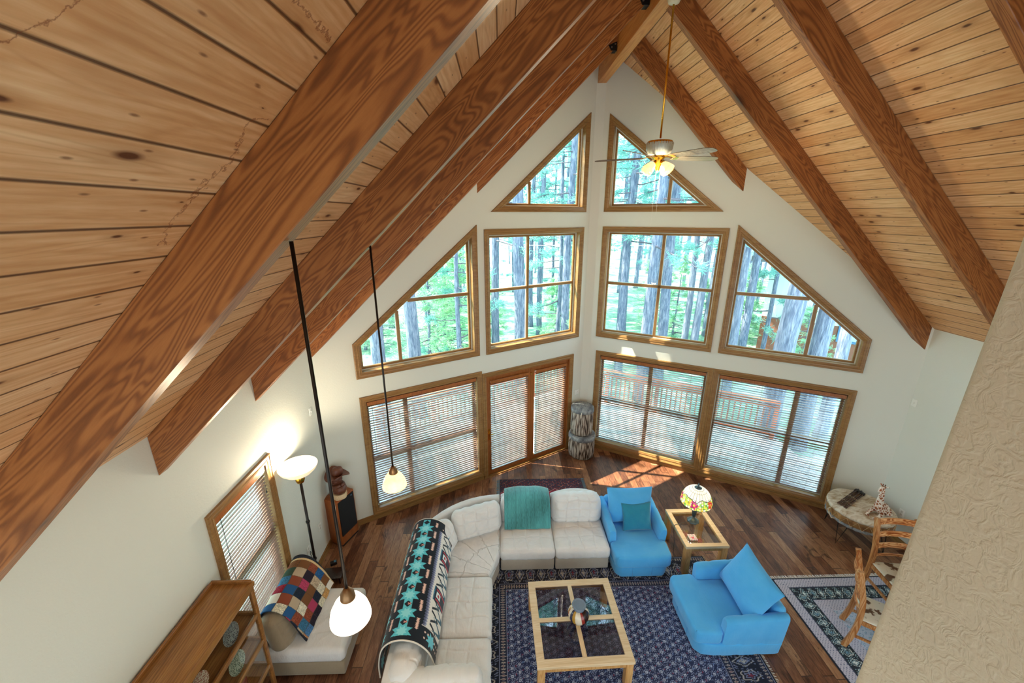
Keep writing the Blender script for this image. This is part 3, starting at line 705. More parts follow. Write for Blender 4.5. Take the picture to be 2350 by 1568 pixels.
def bark_mat():
    b = NB('pine_bark'); co = b.mapping(b.coord(), (1, 1, 0.14)); v = b.n('TexVoronoi', {'Vector': co, 'Scale': 30.0}, feature='DISTANCE_TO_EDGE').outputs['Distance']; n = b.noise(co, 20, 5, .65).outputs[0]
    f = b.math('ADD', b.math('MULTIPLY', b.n('MapRange', {0: v, 1: 0.0, 2: 0.14}).outputs[0], 0.18), b.math('ADD', 0.4, b.math('MULTIPLY', b.math('SUBTRACT', n, 0.5), 2.0)))
    c = b.ramp(f, [(0.1, lin('48536a')), (0.5, lin('6b7488')), (0.95, lin('979caa'))])
    return b.bsdf(c, 0.9, 0.2, 0, b.bump(f, 0.8, 0.03))
M_BARK = bark_mat()
def needle_mat(name, a, c_, tr):
    b = NB(name); nz = b.noise(b.coord(), 1.3, 3).outputs[0]; n2 = b.n('TexWhiteNoise', {'Vector': b.n('VectorMath', {0: b.mapping(b.coord(), (6, 6, 6))}, operation='FLOOR').outputs[0]}).outputs['Value']
    c = b.mix(b.math('ADD', b.math('MULTIPLY', nz, .6), b.math('MULTIPLY', n2, .4)), lin(a), lin(c_))
    df = b.n('BsdfDiffuse', {'Color': c}); tl = b.n('BsdfTranslucent', {'Color': c}); mx = b.n('MixShader', {0: tr})
    b.t.links.new(df.outputs[0], mx.inputs[1]); b.t.links.new(tl.outputs[0], mx.inputs[2]); b.t.links.new(mx.outputs[0], b.out.inputs[0]); return b.m
M_NEED = needle_mat('pine_needles', '579a96', 'a4d4c8', 0.5); M_NEED2 = needle_mat('young_fir_needles', '68ab84', 'b2dcb0', 0.45); M_TWIG = plain('branch_bark', '5a5560', 0.9)

def needles_mesh(rs, spots, size, per=9):
    co = []; fa = []
    for (p, d) in spots:
        for _ in range(per):
            dd = (Vector(d) * 0.5 + Vector((rs.uniform(-1, 1), rs.uniform(-1, 1), rs.uniform(-.6, 1)))).normalized()
            L = size * rs.uniform(.6, 1.2); s = dd.cross(Vector((rs.uniform(-1, 1), rs.uniform(-1, 1), rs.uniform(-1, 1)))).normalized() * L * 0.055
            q = Vector(p) + Vector((rs.uniform(-1, 1), rs.uniform(-1, 1), rs.uniform(-1, 1))) * size * .4; i = len(co)
            co += [q - s * .5, q + dd * L * .5 + s, q + dd * L, q + dd * L * .5 - s]; fa += [(i, i + 1, i + 2, i + 3)]
    return co, fa
def tree_meshes(seed, H, r0, zlo, blen, nb, lean=0.0, fir=False):
    rs = random.Random(seed); bm = bmesh.new()
    pts = [(lean * z + 0.06 * math.sin(z * .6 + seed), 0.05 * math.sin(z * .45 + seed * 2), z) for z in [-.2, .3] + [H * k / 9 for k in range(1, 10)]]
    rad = [r0 * 1.25, r0 * 1.05] + [r0 * (1 - 0.93 * (k / 9) ** 1.2) for k in range(1, 10)]; tube(bm, pts, rad, 12)
    mt = bpy.data.meshes.new('trunk')
    for f in bm.faces: f.smooth = True
    bm.to_mesh(mt); bm.free(); mt.materials.append(M_BARK)
    bb = bmesh.new(); spots = []
    for i in range(nb):
        t = rs.random() if fir else rs.random() ** 0.9; z = zlo + (H - zlo) * t * 0.97; L = blen * (1 - 0.75 * (z - zlo) / (H - zlo)) * rs.uniform(.6, 1.1); a = rs.uniform(0, 2 * PI)
        droop = -0.12 if z < H * .5 else 0.15; p0 = Vector((lean * z, 0, z)); d = Vector((math.cos(a), math.sin(a), droop))
        P = [p0 + d * L * k / 4 + Vector((0, 0, (0.05 if fir else .1) * L * (k / 4) ** 2 * rs.uniform(-1, 1.4))) for k in range(5)]
        tube(bb, P, [0.028 * L / 2, .022 * L / 2, .016 * L / 2, .01, .005], 5, cap=False)
        for k in range(5 if fir else 7):
            u = rs.uniform(.3, 1.0); q = P[0].lerp(P[-1], u); sd = Vector((-d.y, d.x, 0)) * rs.choice((-1, 1)); tw = q + (sd * .35 + d * .3) * L * .45 * rs.random()
            tube(bb, [q, tw], [0.008, 0.004], 4, cap=False); spots.append((tw, d + sd)); spots.append((q.lerp(tw, .5), d + sd))
    mb = bpy.data.meshes.new('branches'); bb.to_mesh(mb); bb.free(); mb.materials.append(M_TWIG)
    co, fa = needles_mesh(rs, spots, 0.17 if fir else 0.22, 14 if fir else 17); mn = bpy.data.meshes.new('needles'); mn.from_pydata(co, [], fa); mn.materials.append(M_NEED2 if fir else M_NEED)
    return mt, mb, mn
PINES = [tree_meshes(1, 20, .13, 2.6, 2.4, 75), tree_meshes(2, 22, .155, 4.5, 2.6, 62, .008), tree_meshes(3, 17, .09, 1.4, 1.9, 75, -.008), tree_meshes(4, 24, .215, 7.0, 2.8, 60)]
FIRS = [tree_meshes(11, 3.4, .05, .3, 1.3, 60, 0, True), tree_meshes(12, 5.5, .07, .3, 1.7, 85, 0, True)]
def put_tree(kind, ms, x, y, rot, sc, label, group):
    e = empty(kind, (x, y, GZ), rot); e.scale = (sc,) * 3; tag(e, label, 'tree', group)
    for nm, m in zip(('trunk', 'branches', 'needles'), ms):
        o = link(bpy.data.objects.new(nm, m)); o.parent = e
    return e
def az_px(px, py=491):   # horizontal bearing of a feature seen in the window
    f = 930.6; cp, sp = math.cos(PITCH), math.sin(PITCH); r = px - 1175; u = 784 - py; fw = f * cp + u * sp
    return math.atan2(r, fw) + YAW
rs = random.Random(5)
named = [ # px, py, distance, variant, scale, label
 (1192, 640, 13.5, 3, 1.0, 'thick pine trunk in the left half of the square left-hand window'), (1138, 640, 15, 1, 1.0, 'pine at the left edge of the square left-hand window'),
 (1240, 640, 20, 1, .9, 'thinner pine in the right half of the square left-hand window'), (1300, 640, 15, 1, 1.0, 'pine at the right edge of the square left-hand window'),
 (945, 760, 11.5, 3, .95, 'thick leaning pine low in the middle of the left sloping window'), (868, 800, 10.5, 3, .9, 'thick pine trunk in the far left pane'),
 (1052, 650, 13, 2, .9, 'slender pine with loose branches in the left sloping window'), (1290, 400, 17, 2, 1.1, 'pine behind the left triangular window'),
 (1451, 420, 15, 1, 1.0, 'pine behind the left part of the right triangular window'), (1518, 440, 13, 1, 1.0, 'pine with lit bark behind the ceiling fan'),
 (1437, 640, 21, 1, 1.0, 'pine at the left of the square right-hand window'), (1505, 640, 15.5, 3, .75, 'pine beside the middle bar of the square right-hand window'),
 (1532, 640, 14.5, 3, .85, 'pine trunk just right of the middle bar of the right square window'), (1580, 700, 19, 1, .9, 'pine in the lower right pane of the right square window'),
 (1615, 650, 17.5, 1, 1.0, 'pale pine trunk near the right edge of the right square window'), (1640, 640, 22, 1, 1.0, 'pine at the far right of the right square window'),
 (1703, 640, 14.5, 1, 1.0, 'pine at the left edge of the right sloping window'), (1728, 640, 17, 1, .95, 'second pine from the left in the right sloping window'),
 (1765, 720, 19, 2, 1.0, 'thin pine left of the big trunk in the right sloping window'), (1818, 740, 11.5, 3, 1.12, 'very thick pine trunk in the middle of the right sloping window'),
 (1888, 770, 12, 3, .98, 'thick pine in the rightmost small pane'), (1932, 790, 13.0, 1, 1.0, 'bright pine in front of the neighbouring house')]
spots = []
for px, py, D, v, sc, lab in named:
    # bearing of the trunk from the camera along the picked pixel
    a = az_px(px, py); x, y = D * math.sin(a), D * math.cos(a); spots.append((x, y))
    put_tree('pine_tree', PINES[v], x, y, rs.uniform(0, 6.3), sc, lab, 'pines outside the windows')
cnt = 0
for k in range(900):
    a = rs.uniform(-.50, .95); D = rs.uniform(19, 62) ** 1.0; x, y = D * math.sin(a), D * math.cos(a)
    if y < 13 or any((x - q[0]) ** 2 + (y - q[1]) ** 2 < 2.6 for q in spots) or (0.62 < a < 0.80 and D < 27): continue
    spots.append((x, y)); cnt += 1
    put_tree('pine_tree', PINES[rs.choice((0, 0, 1, 2, 2, 3))], x, y, rs.uniform(0, 6.3), rs.uniform(.8, 1.15), 'distant pine in the forest beyond the prow windows', 'distant forest pines')
    if cnt >= 96: break
cnt = 0
for k in range(400):
    a = rs.uniform(-.50, .80); D = rs.uniform(12.5, 30); x, y = D * math.sin(a), D * math.cos(a)
    if y < 10.5 or any((x - q[0]) ** 2 + (y - q[1]) ** 2 < 1.0 for q in spots): continue
    spots.append((x, y)); cnt += 1
    put_tree('young_fir', FIRS[rs.choice((0, 1))], x, y, rs.uniform(0, 6.3), rs.uniform(.7, 1.2), 'small young fir on the forest floor beyond the windows', 'young firs under the pines')
    if cnt >= 26: break
# unseen dense fir, added so its crown keeps sun off the lower left windows
FIR_BIG = tree_meshes(21, 14, .16, .8, 3.0, 230, 0, True)
put_tree('added_shade_fir', FIR_BIG, -6.4, 7.5, 0.3, 1.0, 'unseen tall dense fir added outside left of the prow to shade the patio door', 'shade tree')
# power lines between the trees
for z0, lab in ((5.0, 'upper pale overhead wire crossing the square windows'), (3.9, 'lower pale overhead wire crossing the square windows')):
    bm = bmesh.new(); tube(bm, [(-8 + k * 3, 17.5, z0 - .2 * math.sin(PI * k / 10)) for k in range(11)], 0.014, 5); tag(add('overhead_wire', bm, plain('wire_aluminium', 'd8dce0', .4)), lab, 'wire', 'overhead wires')
# neighbouring house
a = az_px(1950, 780); e = empty('neighbour_house', (19.5 * math.sin(a), 19.5 * math.cos(a), GZ), -a); tag(e, 'neighbouring house with pale siding and a blue window beyond the trees', 'house')
boxo('lower_wall', (1.5, 2, 0.9), (9, 4, 1.8), plain('brown_siding', '7a4a34', .8), e); boxo('upper_wall', (1.5, 2, 3.0), (9, 4, 2.4), plain('pale_siding', 'c4d4cc', .8), e)
bm = bmesh.new(); extrude_poly(bm, [(-3.6, 4.1), (6.6, 4.1), (6.6, 4.3), (-3.6, 4.3)], -1, 5); bm.transform(Matrix.Rotation(PI / 2, 4, 'X')); bm.transform(Matrix.Translation((0, 4.2, 0)))
add('roof', bm, plain('roof_shingle', '6a6a70', .9), e)
for wx in (0.1, 1.6):
    w_ = boxo('window_frame', (wx, -0.02, 1.75), (1.0, 0.08, 1.1), plain('blue_frame', '3a6c92', .5), e); boxo('pane', (wx, -0.05, 1.75), (.8, .06, .9), plain('dark_pane', '9cc4d8', .15), w_)

# ================================================================== FURNITURE
def suede(name, c, c2, bstr=0.35):
    if name in MATS: return MATS[name]
    b = NB(name); co = b.coord(); n1 = b.noise(co, 5, 4, .6, .5).outputs[0]; n2 = b.noise(co, 260, 2).outputs[0]; n3 = b.noise(b.mapping(co, (1, 3, 1)), 9, 3, .5, 1.5).outputs[0]
    c_ = b.mix(b.math('ADD', b.math('MULTIPLY', n1, .7), b.math('MULTIPLY', n2, .3)), lin(c), lin(c2))
    MATS[name] = b.bsdf(c_, 0.85, 0.25, 0, b.bump(b.math('ADD', b.math('MULTIPLY', n3, .8), b.math('MULTIPLY', n2, .15)), bstr, 0.012), Sheen_Weight=0.3); return MATS[name]
M_SOFA = suede('cream_suede', 'cfcfce', 'ecebe9', .6); M_SOFAB = suede('cream_suede_base', 'a69c8e', 'beb5a8')
M_TAUPE = suede('taupe_suede', '8f8068', 'a89880'); M_BLUE = suede('sky_blue_upholstery', '369cdf', '62bbf0', 0.25); M_TEAL = suede('teal_velvet', '1a6f92', '2f93ac', 0.3)

def quilted():
    b = NB('cream_suede_quilted'); co = b.coord(); x = b.n('SeparateXYZ', {0: co}); n3 = b.noise(co, 7, 3, .5, 1.5).outputs[0]
    ang = b.math('ADD', b.math('MULTIPLY', b.math('ARCTAN2', x.outputs[1], x.outputs[0]), 2.7), b.math('MULTIPLY', n3, 0.35)); rad = b.math('ADD', b.math('MULTIPLY', b.n('VectorMath', {0: co}, operation='LENGTH').outputs['Value'], 3.6), b.math('MULTIPLY', n3, 0.3))
    def ln(v, w): return b.n('MapRange', {0: b.math('ABSOLUTE', b.math('SUBTRACT', b.math('FRACT', v), 0.5)), 1: 0.0, 2: w, 3: 1.0, 4: 0.0}).outputs[0]
    g = b.math('MAXIMUM', ln(ang, .035), ln(rad, .03)); c = b.mix(n3, lin('cfcfce'), lin('ecebe9'))
    return b.bsdf(b.mix(b.math('MULTIPLY', g, .12), c, lin('a8a098')), .85, .25, 0, b.bump(b.math('SUBTRACT', b.math('MULTIPLY', n3, .6), g), .7, .014), Sheen_Weight=.3)
M_QUILT = quilted()
def back_frame_bm(w, t, z1, z0=0.02, arch=0.09, lean=0.0):
    bm = bmesh.new(); pts = [(-w / 2, z0), (w / 2, z0)] + [(w / 2 - w * k / 12, z1 - arch + arch * math.sin(PI * k / 12) ** 0.8) for k in range(13)]
    vs = [bm.verts.new((x, -t / 2, z)) for x, z in pts]; f = bm.faces.new(vs); r = bmesh.ops.extrude_face_region(bm, geom=[f]); nv = [g for g in r['geom'] if isinstance(g, bmesh.types.BMVert)]
    for v in nv: v.co.y = t / 2
    bmesh.ops.bevel(bm, geom=[e for e in bm.edges if abs((e.verts[0].co - e.verts[1].co).y) < t * .5], offset=0.025, segments=3, profile=.5, affect='EDGES'); return bm
def sofa_module(x, y, rot, w, dep, label, seed, seatd=0.72, cush=True, cb=0.26):
    e = empty('sectional_sofa_module', (x, y, 0), rot); tag(e, label, 'sofa', 'pieces of the cream sectional sofa'); f = -dep / 2
    boxo('base', (0, -0.06, 0.125), (w - .012, dep - .16, 0.20), M_SOFAB, e, bev=0.02)
    bm = cushion_bm(w - .008, seatd, 0.19, 0.055, 0.022, gx=[-w * .25, 0, w * .25], gy=[-.12, .06, .22], gd=.010, seed=seed, c=(0, f + seatd / 2 - .02, 0.325), noise=.004); add('seat_cushion', bm, M_SOFA, e, smooth=True)
    bm = back_frame_bm(w - .02, 0.11, 0.76); xform(bm, Matrix.Translation((0, dep / 2 - .06, 0))); add('back_frame', bm, M_SOFA, e, smooth=True, angle=.7)
    if cush:
        bm = cushion_bm(w - .02, 0.46, 0.25, 0.11, 0.035, gx=[-w * .22, 0.02, w * .24], gy=[-.10, .03, .15], gd=.018, seed=seed + 5, noise=.006, oval=.09, n=(84, 54, 12))
        xform(bm, euler(PI / 2 - .22, 0, 0, (0, dep / 2 - cb, 0.60 if cb > .25 else .575))); add('back_cushion', bm, M_SOFA, e, smooth=True)
    return e
sofa_module(0.365, 5.085, 0, 0.79, 0.92, 'cream suede sofa section under the blue-green throw', 1)
sofa_module(1.163, 5.085, 0, 0.79, 0.92, 'cream suede sofa section beside the blue armchair with the teal pillow', 2)
sofa_module(-0.67, 3.82, PI / 2, 0.80, 1.02, 'cream suede sofa section left of the coffee table, next to the rounded corner piece', 3, cb=0.20)
# corner piece
def corner_piece(cx, cy, flip, label, end=False):
    e = empty('corner_sofa_module', (cx, cy, 0)); tag(e, label, 'sofa', 'pieces of the cream sectional sofa')
    s = -1 if flip else 1
    def arc(r, a0=90, a1=180, n=12): return [(r * math.cos(math.radians(a0 + (a1 - a0) * k / n)), s * r * math.sin(math.radians(a0 + (a1 - a0) * k / n))) for k in range(n + 1)]
    inner = [(-0.155, 0.0), (-0.012, s * 0.39)]
    for nm, z0, z1, r, m, bev in (('base', 0.03, 0.23, 1.02, M_SOFAB, .02), ('seat_cushion', 0.235, 0.425, 1.06, M_QUILT, .05)):
        pl = inner + arc(r)
        if nm == 'seat_cushion': pl = [(-0.135, 0.0), (0.0, s * 0.37)] + arc(r)
        if flip: pl = pl[::-1]
        bm = bmesh.new(); extrude_poly(bm, pl[::-1] if False else pl, z0, z1, bev, 4); add(nm, bm, m, e, smooth=True, angle=.7)
    bm = bmesh.new(); ro, ri = arc(1.235), arc(1.12); pl = ro + ri[::-1]
    vs = [bm.verts.new((x_, y_, 0.02)) for x_, y_ in pl]; f = bm.faces.new(vs); r_ = bmesh.ops.extrude_face_region(bm, geom=[f])
    for g in r_['geom']:
        if isinstance(g, bmesh.types.BMVert): g.co.z = 0.73
    bmesh.ops.bevel(bm, geom=[ed for ed in bm.edges if abs((ed.verts[0].co - ed.verts[1].co).z) < .3], offset=.03, segments=3, profile=.5, affect='EDGES')
    add('back_frame', bm, M_SOFA, e, smooth=True, angle=.8); return e
e = corner_piece(-0.035, 4.23, False, 'rounded corner piece of the cream sectional sofa')
bm = cushion_bm(0.74, 0.44, 0.24, 0.11, 0.035, gx=[-.22, -.04, .14], gy=[-.1, .06], gd=.018, seed=21, noise=.006, n=(84, 50, 12)); xform(bm, euler(PI / 2 - .25, 0, math.radians(20), (-0.345, 0.80, 0.60))); add('back_cushion', bm, M_SOFA, e, smooth=True)
bm = cushion_bm(0.56, 0.44, 0.24, 0.11, 0.035, gx=[-.15, .1], gy=[-.1, .06], gd=.018, seed=22, noise=.006, n=(64, 50, 12)); xform(bm, euler(PI / 2 - .25, 0, math.radians(66), (-0.84, 0.38, 0.60))); add('back_cushion', bm, M_SOFA, e, smooth=True)
# end piece at the bottom edge of the view
e = empty('sofa_end_module', (-0.67, 2.99, 0), PI / 2); tag(e, 'cream sofa end piece cut by the bottom edge, with a cushion across its end', 'sofa', 'pieces of the cream sectional sofa')
boxo('base', (-.06, -0.06, 0.125), (0.95, .86, 0.20), M_SOFAB, e, bev=.02)
bm = cushion_bm(0.92, .74, .19, .055, .022, gx=[-.2, .1, .3], gy=[-.12, .1], gd=.010, seed=31, c=(-.05, -.16, .325), noise=.004); add('seat_cushion', bm, M_SOFA, e, smooth=True)
bm = back_frame_bm(0.95, .11, .74); xform(bm, Matrix.Translation((-.06, .45, 0))); add('back_frame', bm, M_SOFA, e, smooth=True, angle=.7)
bm = cushion_bm(0.92, .42, .24, .11, .04, gx=[-.28, -.1, .12, .3], gy=[-.1, .05], gd=.02, seed=32, noise=.008, n=(84, 50, 12)); xform(bm, euler(PI / 2 - .1, 0, -PI / 2 + .06, (-.20, -.0, .53))); add('end_cushion', bm, M_SOFA, e, smooth=True)
bm = cushion_bm(0.74, .46, .25, .11, .035, gx=[-.2, .15], gy=[-.1, .06], gd=.018, seed=33, noise=.006, n=(76, 50, 12)); xform(bm, euler(PI / 2 - .22, 0, 0, (.12, .31, .575))); add('back_cushion', bm, M_SOFA, e, smooth=True)

# ---- draped cloths
def spline2(P, n=40):
    P = np.array(P, float); d = np.r_[0, np.cumsum(np.hypot(*(P[1:] - P[:-1]).T))]; t = d / d[-1]; tt = np.linspace(0, 1, n)
    # Catmull-Rom through points, resampled
    out = []
    for u in tt:
        i = min(len(P) - 2, int(np.searchsorted(t, u, 'right') - 1)); w = (u - t[i]) / (t[i + 1] - t[i]); p0 = P[max(0, i - 1)]; p1 = P[i]; p2 = P[i + 1]; p3 = P[min(len(P) - 1, i + 2)]
        out.append(0.5 * ((2 * p1) + (p2 - p0) * w + (2 * p0 - 5 * p1 + 4 * p2 - p3) * w ** 2 + (3 * p1 - p0 - 3 * p2 + p3) * w ** 3))
    return np.array(out), d[-1]
def drape(name, section, y0, y1, nu, nv, mat, colfn, label, cat, axis='y', wob=0.006, skew=0.0, thick=0.012, group=None):
    S, L = spline2(section, nv)
    def fn(U, V):
        idx = np.clip((V * (nv - 1)).round().astype(int), 0, nv - 1); a = S[idx, 0]; z = S[idx, 1] + wob * np.sin(U * 17 + V * 5) * np.sin(V * 3.1) ; l = y0 + (y1 - y0) * U + skew * V
        a = a + wob * np.sin(U * 23 + 2) * (V - .3)
        if axis == 'x': z = z - .055 * np.abs(2 * U - 1) ** 3.5 * np.sin(np.clip(V * 1.1, 0, 1) * PI)
        return (a, l, z) if axis == 'y' else (l, a, z)
    o = gridmesh(name, nu, nv, fn, mat, None, True, lambda U, V: colfn(U * abs(y1 - y0), V * L), thick); return tag(o, label, cat, group), L
C = lambda h: np.array(lin(h))
def lay(c, m, col): c[m] = col; return c
def hsh(a, b=0):
    v = np.sin(a * 127.1 + b * 311.7) * 43758.5453; return v - np.floor(v)
def star(x, y, r):
    """eight-point woven star"""
    m = np.zeros(np.shape(x), bool)
    for k in range(8):
        f = PI / 8 + k * PI / 4; a = x * math.cos(f) + y * math.sin(f); p = np.abs(-x * math.sin(f) + y * math.cos(f)); m |= (a > 0) & (p < .30 * r * np.minimum(a / (.42 * r), (r * 1.1 - a) / (.68 * r)))
    return m
def sw_pattern(u, v):
    v = v - 0.235
    # u runs from the far end to the near end, v from the floor side over the top to the seat side
    c = np.broadcast_to(C('0d1420'), u.shape + (3,)).copy(); P = 0.205
    uu = (u - .075) % P - P / 2; rowi = np.floor((u - .075) / P)
    for vc, r, col in ((0.115, .085, '6fd0dc'), (0.385, .105, '5cc4d4'), (-.13, .075, '6fd0dc')):
        m = star(uu, v - vc, r) & (u > .03) & (u < 1.66); lay(c, m, C(col)); m2 = star(uu, v - vc, r * .55) & m; lay(c, m2, C('8fdfe6'))
    for vc in (0.245, 0.525, 0.02, -.12):          # stacks of small pale arrows between the stars
        du = (u - .075 + P / 2) % P - P / 2; k = (np.abs(du) < .062) & (np.abs(v - vc) < (.020 * (1 - ((du + .062) % .0155) / .0155 * .75))); lay(c, k & (u > .06) & (u < 1.62), C('f0c8b8'))
    du = (u - .075 + P / 2) % P - P / 2; lay(c, (np.abs(du) < .012) & (np.abs(v - .40) < .018) & (np.abs(np.abs(du) / .012 - np.abs(v - .40) / .018) < .5) & (u > .1) & (u < 1.6), C('d8958a'))
    # grey zigzag grading into white, then the black and white triangles
    body = (u > .17) & (u < 1.50); zz = .008 * np.abs(((u / .016) % 2) - 1) * 2
    lay(c, body & (v > .575 + zz) & (v < .60 + zz), C('5a5f7c')); lay(c, body & (v > .60 + zz) & (v < .618 + zz), C('9296b4')); lay(c, body & (v > .618 + zz), C('ece6de'))
    q = (u % .15) / .15; w = (v - .665); tri = body & (v > .665) & (w < .15 * np.abs(q * 2 - 1) + .0) & (w > .15 * np.abs(q * 2 - 1) - .055); lay(c, tri, C('10202e'))
    tri2 = body & (v > .69) & (np.abs(((u + .075) % .15) / .15 - .5) * .12 < (v - .69) * .35) & (np.abs(((u + .075) % .15) / .15 - .5) * .12 > (v - .69) * .18); lay(c, tri2, C('1c5a70'))
    for uc in (.52, 1.07):
        bl = (np.abs(u - uc) < .085) & (v > .655) & body; lay(c, bl, C('0c2438')); lay(c, bl & (np.abs(u - uc) < .035) & (v > .70) & (v < .78), C('e8f0ee')); lay(c, bl & (np.abs(np.abs(u - uc) - .06) < .010) & (v > .69), C('c03848'))
        lay(c, bl & (np.abs(u - uc) < .018) & (v > .72) & (v < .76), C('b03a44')); lay(c, bl & (v < .668) & (((u / .008) % 2) < 1), C('4aa0c0'))
    # ends
    for ue in (.12, 1.56, 1.62):
        d = np.abs(u - ue) / .012 + np.abs(((v + .02) % .045) - .0225) / .014; lay(c, (d < 1) & (v > .60), C('f2cfc0'))
    for ue in (.085, 1.60):
        m = star(u - ue, v - .735, .075); lay(c, m, C('6ccadb'))
    lay(c, (np.abs(u - 1.505) < .004) & (v > .57), C('d8d0cc'))
    lay(c, (u < .012) | (u > 1.706), C('e6ddd0')); return c
drape('patterned_blanket', [(-1.275, .40), (-1.27, .60), (-1.225, .79), (-1.13, .885), (-1.00, .905), (-.87, .855), (-.765, .73), (-.715, .55)], 4.72, 3.005, 420, 210, paint_mat('woven_blanket', sheen=.2), sw_pattern,
      'black and turquoise star-patterned blanket draped over the left sofa backs', 'blanket', wob=.007)
def throw_pat(u, v):
    s = hsh(np.floor(u * 210)); s2 = hsh(np.floor(u * 210), np.floor(v * 28)); t = np.clip(.30 + .35 * s + .30 * s2 + .18 * np.sin(v * 9 + u * 7), 0, 1)[..., None]
    return C('1f4a48') * (1 - t) + C('5ab0b4') * t
drape('throw_blanket', [(5.555, .50), (5.55, .70), (5.47, .86), (5.33, .895), (5.20, .855), (5.10, .74), (5.035, .60), (4.985, .455)], 0.035, 0.735, 150, 110, paint_mat('chenille_throw', sheen=.6, bstr=.5), throw_pat,
      'blue-green chenille throw hanging over the back of a sofa section', 'blanket', axis='x', wob=.004)

# ---- slipper chair with quilt (left)
e = empty('armless_chair', (-2.225, 3.70, 0), PI / 2); tag(e, 'armless taupe suede chair under the side window, draped with a quilt', 'chair')
boxo('base', (0, -.02, .12), (.80, .84, .19), M_TAUPE, e, bev=.02)
bm = cushion_bm(.82, .86, .19, .055, .015, gx=[-.2, 0, .2], gd=.004, seed=41, c=(0, -.02, .315)); add('seat_cushion', bm, M_SOFA, e, smooth=True)
bm = cushion_bm(.80, .50, .24, .11, .035, gx=[-.38], gy=[-.12, -.04, .05, .13], gd=.01, seed=42, n=(84, 54, 12)); xform(bm, euler(PI / 2 - .2, 0, 0, (0, .28, .60))); add('back_cushion', bm, M_TAUPE, e, smooth=True)
QP = ['2a5a8c', 'e8e2d0', '8f1f33', 'c9985e', '232a3a', 'b9a48a', '3c6f8f', 'efe9dc', '8e4a34', '2b2430', 'c58f6a', '4a78a8', 'b04060', 'd8d0b8', '384c3c', '7a5030']
def quilt_pat(u, v):
    c = np.broadcast_to(C('2a2c34'), u.shape + (3,)).copy(); a = (u + v * .12) ; q = .118; i = np.floor((a - .13) / q); j = np.floor((v - .02) / q); h = (hsh(i + 3, j + 7) * len(QP)).astype(int)
    inside = (a > .13) & (a < .86)
    cols = np.array([C(x) for x in QP])[h]; pr = hsh(np.floor(u * 160), np.floor(v * 160)); printed = (hsh(i, j) > .45)[..., None]; cols = np.where(printed, cols * (.55 + .9 * pr[..., None]) , cols)
    c[inside] = np.clip(cols, 0, 1)[inside]; lay(c, (a > .105) & (a < .13), C('d9b98a'))
    fx = np.abs(((a - .13) % q) - q / 2); fy = np.abs(((v - .02) % q) - q / 2); lay(c, inside & ((fx > q / 2 - .0015) | (fy > q / 2 - .0015)), C('50483e')); return c
drape('patchwork_quilt', [(-2.69, .50), (-2.68, .70), (-2.62, .855), (-2.51, .895), (-2.40, .84), (-2.31, .70), (-2.25, .55), (-2.20, .44)], 4.14, 3.38, 260, 200, paint_mat('quilted_cotton', bstr=.4), quilt_pat, 'patchwork quilt of coloured squares draped over the armless chair', 'quilt', wob=.006)

# ---- blue armchairs
def blue_chair(x, y, rot, label):
    e = empty('blue_armchair', (x, y, 0), rot); tag(e, label, 'armchair', 'matching blue armchairs')
    w, f, bk = .87, -.525, .525
    bm = bmesh.new(); pl = [(-.40, f + .10), (-.32, f + .03), (.32, f + .03), (.40, f + .10), (.42, f + .25), (.42, bk - .02), (-.42, bk - .02), (-.42, f + .25)]; extrude_poly(bm, pl, .02, .235, .03, 3)
    for v in bm.verts: v.co.x *= .93 + .07 * v.co.z / .235
    add('base', bm, M_BLUE, e, smooth=True, angle=.8)
    for sx_ in (-.14, .14): bm = bmesh.new(); tube(bm, [(sx_, f + .026, .04), (sx_, f + .024, .22)], .004, 6); add('skirt_seam', bm, M_BLUE, e, smooth=True)
    pl = [(-.40, f + .02), (-.345, f - .02), (.345, f - .02), (.40, f + .02), (.415, f + .30), (.32, f + .34), (.32, bk - .17), (-.32, bk - .17), (-.32, f + .34), (-.415, f + .30)]
    bm = bmesh.new(); extrude_poly(bm, pl, .225, .42, .045, 4); add('seat_cushion', bm, M_BLUE, e, smooth=True, angle=.9)
    for s in (-1, 1):
        bm = bmesh.new(); n = 14
        rings = []
        for k in range(n + 1):
            t = k / n; yy = f + .30 + t * (bk - f - .30 - .02); top = .60 + .05 * t; lean = .045
            xo = s * (.335 + .0 * t); sec = [(-.055, .03), (.055, .03), (.062, .3), (.058, top - .05), (.04, top - .012), (0, top), (-.04, top - .012), (-.058, top - .05), (-.06, .3)]
            g = .006 if k in (4, 9) else 0; sh = .78 if k in (0, n) else 1
            rings.append([bm.verts.new((xo + s * lean * (z / .6) + a * sh * (1 - g * 24), yy + (0.012 * (1 - abs(z - .3)) if k == 0 else 0), z if z < .1 else z * (1 - g) - (.012 if sh < 1 and z > .5 else 0))) for a, z in sec])
        m_ = len(rings[0])
        for k in range(n):
            for i in range(m_): bm.faces.new((rings[k][i], rings[k][(i + 1) % m_], rings[k + 1][(i + 1) % m_], rings[k + 1][i]))
        bm.faces.new(rings[0][::-1]); bm.faces.new(rings[-1]); add('arm', bm, M_BLUE, e, smooth=True, angle=1.0)
    bm = cushion_bm(.70, .62, .15, .06, .02, gx=[-.12, .12], gd=.008, seed=51); xform(bm, euler(PI / 2 - .12, 0, 0, (0, bk - .10, .36))); add('backrest', bm, M_BLUE, e, smooth=True)
    return e
blue_chair(1.995, 4.975, 0, 'blue armchair at the end of the sectional with a teal pillow on it')
blue_chair(2.755, 3.765, -PI / 2, 'blue armchair standing apart on the edge of the large rug')
def pillow(name, w, d, h, m, mat, label, seed, pinch=.07):
    o = add(name, pillow_bm(w, d, h, 24, seed, pinch), mat, None, smooth=True); o.matrix_world = m; return tag(o, label, 'pillow')
